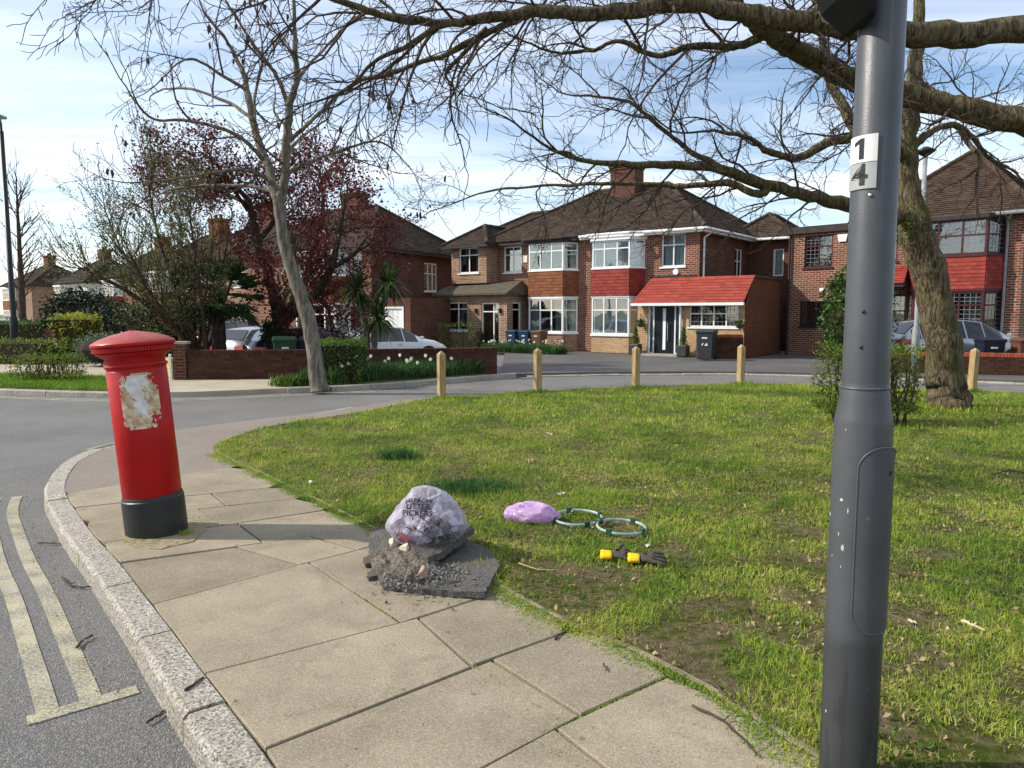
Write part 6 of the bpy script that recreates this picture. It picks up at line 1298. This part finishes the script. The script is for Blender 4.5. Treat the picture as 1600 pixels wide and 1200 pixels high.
for k in range(430):
    if k < 250: p = G(rr.gauss(688,24), rr.gauss(900,11), .045)
    elif k < 410: p = G(rr.gauss(630,24), rr.gauss(911,6), .045)
    else: p = G(rr.uniform(570,770), rr.uniform(915,955), .004)
    s_ = rr.uniform(.004,.013); rz = Matrix.Rotation(rr.uniform(0,6),3,'Z')@Matrix.Rotation(rr.uniform(0,6),3,'X'); st_.add([p+Vector((0,0,s_*.6))+rz@v*s_ for v in dod[:5]], from_h)
o = st_.build('stone_crumbs', M['stone'], None, kind='stuff'); tag(o, 'loose grey stone crumbs scattered over the tarmac pile', 'gravel')
# ------------------------------------------------------------------ litter bag on the pile
def m_film(name, c1, c2, clear, st=(1,1,1), seed=0):
    t = NT(name); o = t.n('ShaderNodeMapping', {'Vector': t.obj(), 'Scale': st}).outputs[0]; c = t.ramp(t.noise(o, 7, 4), [(.3, c1), (.7, c2)])
    def crease(sc, k, d): return t.ramp(t.math('ABSOLUTE', t.math('SUBTRACT', t.noise(o, sc, 2, .5, d), .5)), [(0.0, 1.0), (k, 0.0)])
    cr = t.math('MAXIMUM', crease(3.2, .016, .6), t.math('MULTIPLY', crease(7.5, .02, .8), .7))
    h = t.math('ADD', t.math('MULTIPLY', cr, .35), t.noise(o, 9, 2, .45, 1.2))
    t.fin(c, .24, t.bump(h, .7, .02), .6)
    tl = t.n('ShaderNodeBsdfTranslucent', {'Color': c}); a = t.n('ShaderNodeMixShader', {0: .4, 1: t.b.outputs[0], 2: tl.outputs[0]}); tr_ = t.n('ShaderNodeBsdfTransparent', {'Color': (.95,.92,.97,1)})
    low = t.ramp(t.n('ShaderNodeSeparateXYZ', {0: t.obj()}).outputs[2], [(.16, .22), (.38, -.12)]) if clear > .3 else 0.0  # clearer towards the base, so dark contents also stand in for shade there
    f = t.math('MULTIPLY', t.math('ADD', t.ramp(t.noise(o, 5, 2, .5, .6), [(.35, max(0,clear-.12)), (.65, min(1,clear+.12))]), low, clamp=True), t.math('SUBTRACT', 1.0, t.math('MULTIPLY', cr, .85)))
    mx = t.n('ShaderNodeMixShader', {0: f, 1: a.outputs[0], 2: tr_.outputs[0]}); t.set(t.out.inputs['Surface'], mx.outputs[0]); return t.m
M['film'] = m_film('pale_lilac_film', lin(212,200,220), lin(238,231,243), .54); M['pink'] = m_film('lilac_film', lin(204,160,214), lin(234,200,238), .08, (.6,1.6,1.6))
def bag_mesh(name, mat, shape, nu=120, nv=72):
    m = MB()
    for j in range(nv+1):
        th = math.pi*j/nv
        for i in range(nu):
            m.v.append(tuple(shape(2*math.pi*i/nu, th)))
    for j in range(nv):
        for i in range(nu): m.f.append((j*nu+i, (j+1)*nu+i, (j+1)*nu+(i+1)%nu, j*nu+(i+1)%nu))
    return m
def ridged(v, s): return 1-abs(noise.noise(v*s))*2
BC = Vector((-.565,4.70,.115))
BPL = polytope(46, 5, (.272,.215,.235)); BPL += [(Vector((.05,-.75,.62)).normalized(), .185), (Vector((-.75,-.1,.65)).normalized(), .20)]
def bag_at(a, th, k=1.0):
    d = Vector((math.cos(a)*math.sin(th), math.sin(a)*math.sin(th), math.cos(th))); r = radial(d, BPL)
    r += (.009*ridged(d+Vector((0,7,0)),2.2)+.007*ridged(Vector((d.x*1.6,d.y*1.6,d.z*.5)),4.2)-.009)
    q = d*r*k; q.z = q.z+.125; q.z = max(q.z, .004+.006*noise.noise(d*7))
    if q.z < .08: q.x *= 1-.07*(1-q.z/.08); q.y *= 1-.10*(1-q.z/.08)
    if abs(q.z-.095) < .02: q += d*.010*(1-abs(q.z-.095)/.02)
    return BC+q
def bag_shape(a, th): return bag_at(a, th)
bg_ = thing('litter_bag', 'full pale lilac see-through litter bag with black lettering on the tarmac pile', 'bag', tuple(BC)); bmb = bag_mesh('film', None, bag_shape); bo = attach(bmb.build('film', M['film'], None, True), bg_)
bvh = BVHTree.FromPolygons([Vector(v) for v in bmb.v], bmb.f)
def m_rubbish():
    t = NT('bagged_rubbish'); o = t.obj(); v = t.n('ShaderNodeTexVoronoi', {'Vector': t.n('ShaderNodeMapping', {'Vector': o, 'Scale': (1,1,1.5)}).outputs[0], 'Scale': 13.0}); r = t.n('ShaderNodeSeparateColor', {0: v.outputs['Color']}).outputs[0]
    x = t.n('ShaderNodeValToRGB', {'Fac': r}); e = x.color_ramp; e.interpolation = 'CONSTANT'; cs = [lin(34,36,36), lin(60,58,64), lin(48,54,88), lin(40,52,46), lin(172,168,176), lin(84,80,84), lin(128,120,150), lin(30,30,34), lin(200,190,198)]
    while len(e.elements) < len(cs): e.elements.new(.5)
    for i, c in enumerate(cs): e.elements[i].position = i/len(cs); e.elements[i].color = (*c,1)
    return t.fin(x.outputs[0], .5, t.bump(t.noise(o, 22, 4), .6, .02), .4)
M['rubbish'] = m_rubbish(); M['redcan'] = pm('red_packet', [lin(176,50,36), lin(196,70,50)], 14, .5, .3, 40)
cm_ = bag_mesh('rubbish', None, lambda a, th: bag_at(a, th, .90)+Vector((0,.006,.006)), 70, 44); attach(cm_.build('rubbish', M['rubbish'], None, True), bg_)
bm = bmesh.new(); bmesh.ops.create_icosphere(bm, subdivisions=3, radius=1)
for v in bm.verts: q = v.co*(1+.3*noise.noise(v.co*2)); v.co = Vector((q.x*.07-.10, q.y*.035-.10, q.z*.03+.055))
me = bpy.data.meshes.new('red_packet'); bm.to_mesh(me); bm.free(); me.materials.append(M['redcan']); o = bpy.data.objects.new('red_packet', me); col.objects.link(o); o.parent = bg_
def project(me, name, mat, org, right, up, direc, parent, off=.006):
    bm = bmesh.new(); bm.from_mesh(me); bmesh.ops.triangulate(bm, faces=bm.faces[:])
    for _ in range(2): bmesh.ops.subdivide_edges(bm, edges=[e for e in bm.edges if e.calc_length() > .008], cuts=1); bmesh.ops.triangulate(bm, faces=bm.faces[:])
    bad = []
    for v in bm.verts:
        o = org+right*v.co.x+up*v.co.y; h = bvh.ray_cast(o-direc*1.0, direc, 3.0)
        if h[0] is None: bad.append(v)
        else: v.co = h[0]-direc*off
    bmesh.ops.delete(bm, geom=bad, context='VERTS'); bm.to_mesh(me); bm.free(); me.materials.append(mat); o = bpy.data.objects.new(name, me); col.objects.link(o); attach(o, parent); return o
dirc = (Vector((-.62,4.55,.30))-Vector((-.35,0,1.6))).normalized(); dirc = Vector((dirc.x,dirc.y,-.45)).normalized(); rt_ = dirc.cross(Vector((0,0,1))).normalized(); upv = rt_.cross(dirc).normalized(); tilt = Matrix.Rotation(R(4),3,dirc); rt_, upv = tilt@rt_, tilt@upv
org = BC+Vector((-.035,-.12,.25))
for k, (tx, sz, dy) in enumerate((('HARROW',.040,.042),('LITTER',.052,.002),('PICKERS',.052,-.042))): project(text_mesh(tx, sz, .0012), 'print', M['ink'], org+upv*dy, rt_, upv, dirc, bg_)
em = MB(); rr = random.Random(2)
for k in range(16):
    x0, y0 = rr.uniform(-.09,.13), rr.uniform(-.10,-.02); L_ = rr.uniform(.03,.07); pts = [Vector((x0+rr.uniform(-.008,.008)*i+.010*i, y0-.015-L_*i/5, 0)) for i in range(6)]; w_ = rr.uniform(.0025,.005)
    for a_, b2 in zip(pts, pts[1:]): em.add([a_+Vector((-w_,0,0)), a_+Vector((w_,0,0)), b2+Vector((w_,0,0)), b2+Vector((-w_,0,0))], [(0,1,2,3)])
project(em.mesh('emblem', None), 'print', M['ink'], org+upv*-.02, rt_, upv, dirc, bg_)
# ------------------------------------------------------------------ pink bag, hoops, gloves
PC = Vector((.16,5.56,.0))
PPL = polytope(64, 9, (.29,.17,.10), .74, 1.06)
def pink_shape(a, th):
    d = Vector((math.cos(th), math.cos(a)*math.sin(th), math.sin(a)*math.sin(th))); r = radial(d, PPL, 18); q = d*r
    q.x = -q.x; t = (q.x+.29)/.58; q.y = q.y*(1.05-.35*t)-.07*t; z = q.z*(1.1-.45*t)+.055
    k = .034*ridged(Vector((q.x*2.6+d.y*.8,d.y*1.5,d.z*1.5))+Vector((5,0,2)),1.0)+.016*ridged(Vector((q.x*5,d.y*3,d.z*3)),1.0)-.026
    return PC+Vector((q.x, q.y+d.y*k, max(.006, z+d.z*k)))
pbg = tag(bag_mesh('pink_bag', None, pink_shape, 90, 80).build('empty_bag', M['pink'], None, True), 'crumpled empty lilac plastic bag lying on the grass by the hoops', 'bag')
M['hoop'] = pm('green_hoop_plastic', [lin(112,142,134), lin(172,192,184)], 14, .4, .1, 60, .003, .5)
def hoop(label, c, rx, tilt, seed):
    r = thing('bag_hoop', label, 'hoop', c); r.rotation_euler = tilt; pts = [Vector((rx*math.cos(t), rx*math.sin(t), 0)) for t in [2*math.pi*i/56 for i in range(57)]]; m = MB()
    for dz, rr_ in ((.0,.0065),(.009,.006),(.004,.0075)): m.tube([p*(1 if dz != .008 else 1.02)+Vector((0,0,dz)) for p in pts], rr_, 8)
    m.build('rim', M['hoop'], r, True)
    for k in range(4): a = seed+k*1.57; b = MB(); b.box(-.011,.011,-.02,.02,-.012,.03); o = b.build('clip', M['bin_green'], r, bevel=.003); o.location = (rx*math.cos(a),rx*math.sin(a),0); o.rotation_euler = (0,0,a)
    return r
h1_ = hoop('green bag hoop under the end of the crumpled lilac bag', (.505,5.50,.035), .185, (R(2),R(-1),0), .3); hoop('green bag hoop lying beyond the gloves', (.805,5.26,.033), .178, (R(1),R(2),0), .9)
m = MB(); m.tube([Vector((.64,5.38,.05)), Vector((.655,5.36,.06)), Vector((.67,5.34,.05))], .018, 8); attach(m.build('handle_grip', M['bin_green'], None, True), h1_)
M['cuff'] = pm('yellow_glove_cuff', [lin(214,172,18), lin(230,190,30)], 12, .7, .3, 70, .004); M['glove'] = pm('dark_work_glove', [lin(44,40,36), lin(74,68,60), lin(56,52,48)], 22, .85, .5, 90, .005)
def glove(label, c, rz, curl, thumb_up, seed):
    r = thing('work_glove', label, 'glove', c, rz); rr = random.Random(seed); m = MB(); n = 20; prof = [(0,.056,.028),(.02,.058,.028),(.06,.054,.026),(.075,.05,.024)]
    for x, ry, rz_ in prof:
        for i in range(n): a = 2*math.pi*i/n; m.v.append((x+rr.uniform(-.0015,.0015), ry*math.cos(a), .028+rz_*math.sin(a)))
    for j in range(len(prof)-1):
        for i in range(n): m.f.append((j*n+i, j*n+(i+1)%n, (j+1)*n+(i+1)%n, (j+1)*n+i))
    cf = m.build('cuff', M['cuff'], r, True); s_ = cf.modifiers.new('s','SOLIDIFY'); s_.thickness = .003
    # one continuous hand: palm and five fingers grown from a skinned skeleton
    V_ = [(.065,0,.028),(.10,0,.03),(.135,0,.032)]; E_ = [(0,1),(1,2)]; Rr = [(.042,.022),(.052,.025),(.050,.022)]
    for k, (y, L_) in enumerate(((-.042,.075),(-.015,.095),(.014,.09),(.042,.072))):
        b = len(V_); d = curl*(1+.15*k); p = Vector((.155,y,.026+.010*k)); V_.append(tuple(p)); E_.append((2,b)); Rr.append((.0135,.0135)); ang = 0.12
        for q in range(3): ang -= d*(.5 if q == 0 else 1)*.35; p = p+Vector((math.cos(ang), y*9*(.75 if curl < 1 else .3), math.sin(ang)+.05))*L_/3; p.z = max(p.z,.014); V_.append(tuple(p)); E_.append((b+q,b+q+1)); Rr.append((.0130-.001*q,.0130-.001*q))
    b = len(V_); tz = .04 if thumb_up else .0
    for q, p in enumerate(((.105,.04,.034),(.125,.058,.04+tz*.6),(.148,.066,.04+tz*1.3))): V_.append(p); E_.append((1 if q == 0 else b+q-1, b+q)); Rr.append((.014-.0015*q,)*2)
    me = bpy.data.meshes.new('hand'); me.from_pydata(V_, E_, []); o = bpy.data.objects.new('hand', me); col.objects.link(o); o.parent = r; me.materials.append(M['glove'])
    sk = o.modifiers.new('skin','SKIN'); sv = me.skin_vertices[0].data
    for i, q in enumerate(Rr): sv[i].radius = q
    sv[1].use_root = True; sb_ = o.modifiers.new('sub','SUBSURF'); sb_.levels = 2; sb_.render_levels = 2; sk.use_smooth_shade = True
    return r
gl1 = glove('black glove with yellow cuff and raised thumb lying on the grass', (.575,4.625,.012), R(-8), 1.5, True, 2); gl2 = glove('black glove with yellow cuff and spread fingers behind the other glove', (.745,4.565,.012), R(-12), .5, False, 3)
# ------------------------------------------------------------------ fallen twigs and scraps
M['paletwig'] = pm('pale_dead_wood', [lin(166,146,112), lin(200,184,150)], 14, .85, .3)
def twig(label, pxs, r, mat='twig', z=.012, group=None, road=False):
    zz_ = -.105 if road else z; P_ = [G(x,y,zz_) for x,y in pxs]; c = P_[0]; m = MB(); rr = random.Random(int(pxs[0][0])); pts = []
    for a, b in zip(P_, P_[1:]):
        for k in range(4): pts.append(a.lerp(b,k/4)-c+Vector((rr.uniform(-1,1),rr.uniform(-1,1),rr.uniform(0,.5)))*r*.8)
    pts.append(P_[-1]-c); m.tube(pts, [r*(1-.5*i/len(pts)) for i in range(len(pts))], 6)
    if len(pts) > 6: m.tube([pts[4], pts[4]+Vector((.03,.02,.01))], [r*.6,r*.3], 5)
    o = m.build('twig', M[mat], None, True); o.location = c; return tag(o, label, 'twig', group)
twig('long thin curved twig on the paving near the lamp post', [(1083,1103),(1130,1125),(1160,1155),(1182,1180)], .006)
twig('short dark twig lying in the granite kerb joint', [(288,1078),(305,1068),(318,1058)], .007); twig('dark twig in the gutter by the yellow end bar', [(228,1130),(248,1118),(262,1104)], .006, road=True)
twig('curled twig between yellow line and kerb', [(97,902),(108,914),(130,918),(145,916)], .007, road=True); twig('short twig across the near yellow line', [(120,1012),(130,1000),(146,992)], .007, road=True); twig('straight thin twig across the yellow line by the kerb', [(58,848),(80,849),(103,850)], .006, road=True)
twig('pale split stick on the grass right of the lamp post', [(1503,970),(1520,977),(1540,986)], .011, 'paletwig', .02); twig('small pale chip of wood near the lamp post', [(1418,969),(1432,974)], .009, 'paletwig', .02)
twig('long grey stick lying in the grass behind the lamp post', [(1400,895),(1450,905),(1520,915),(1590,935)], .006, 'twig', .02); twig('dark fallen stick on the bare patch', [(1140,1010),(1170,1020),(1195,1034)], .006); twig('thin pale stem in the grass beyond the tarmac pile', [(810,880),(840,890),(872,890)], .003, 'paletwig', .03)
twig('twig at the paving edge by the mossy edging', [(866,998),(876,990),(880,982)], .006); twig('small twig on the big paving slab', [(942,1037),(948,1048)], .005); twig('dark twig half buried near the edging strip', [(1115,1068),(1140,1092),(1170,1108)], .007)
twig('dark curved stick on the far lawn', [(1550,742),(1575,735),(1600,738)], .009, 'twig', .03); twig('dark twig in the grass before the tree', [(1330,860),(1350,852),(1372,850)], .007, 'twig', .02)
for k, (px, py, s_, mt, nm) in enumerate(((877,772,.05,'paper','torn white paper scrap beyond the lilac bag'),(860,681,.06,'paletwig','pale bark scrap on the far lawn'),(825,721,.06,'paletwig','curled dry leaf on the mid lawn'),(1012,852,.03,'paper','small white scrap by the hoop'),(890,803,.03,'paper','white scrap between bag and hoop'),(1200,897,.05,'dry','dry leaf curled on the bare patch'),(487,755,.04,'paper','pale scrap near the lawn edging'),(1150,876,.04,'dry','dry leaf beside the gloves'),(1548,662,.16,'dry','heap of dry leaves by the tree foot'))):
    rgk = np.random.default_rng(k+30); p = G(px,py,.02); n_ = 5 if s_ < .1 else 40
    o = leaves('scrap', rgk.normal((p.x,p.y,.022),(s_*.3,s_*.25,.004),(n_,3)), s_ if s_ < .1 else .06, M[mt], None, k, 1, .002, None, .1, .9); tag(o, nm, 'scrap')
pl_ = leaves('pavement_debris', [tuple(G(rr.uniform(200,1150), rr.uniform(800,1195), .006)) for _ in range(170)], .012, M['dry'], None, 91, 1, .003, 'stuff', 0); tag(pl_, 'tiny dry leaf crumbs on the paving', 'litter')
pl_ = leaves('gutter_debris', [tuple(p_+Vector((-.2-rr.random()*.12,-.14-rr.random()*.1,-.112))) for p_ in resample([p for p in KS if 1.5 < p.y < 7], .012)], .016, M['dry'], None, 92, 1, .02, 'stuff', 0); tag(pl_, 'dirt and leaf crumbs along the gutter', 'litter')
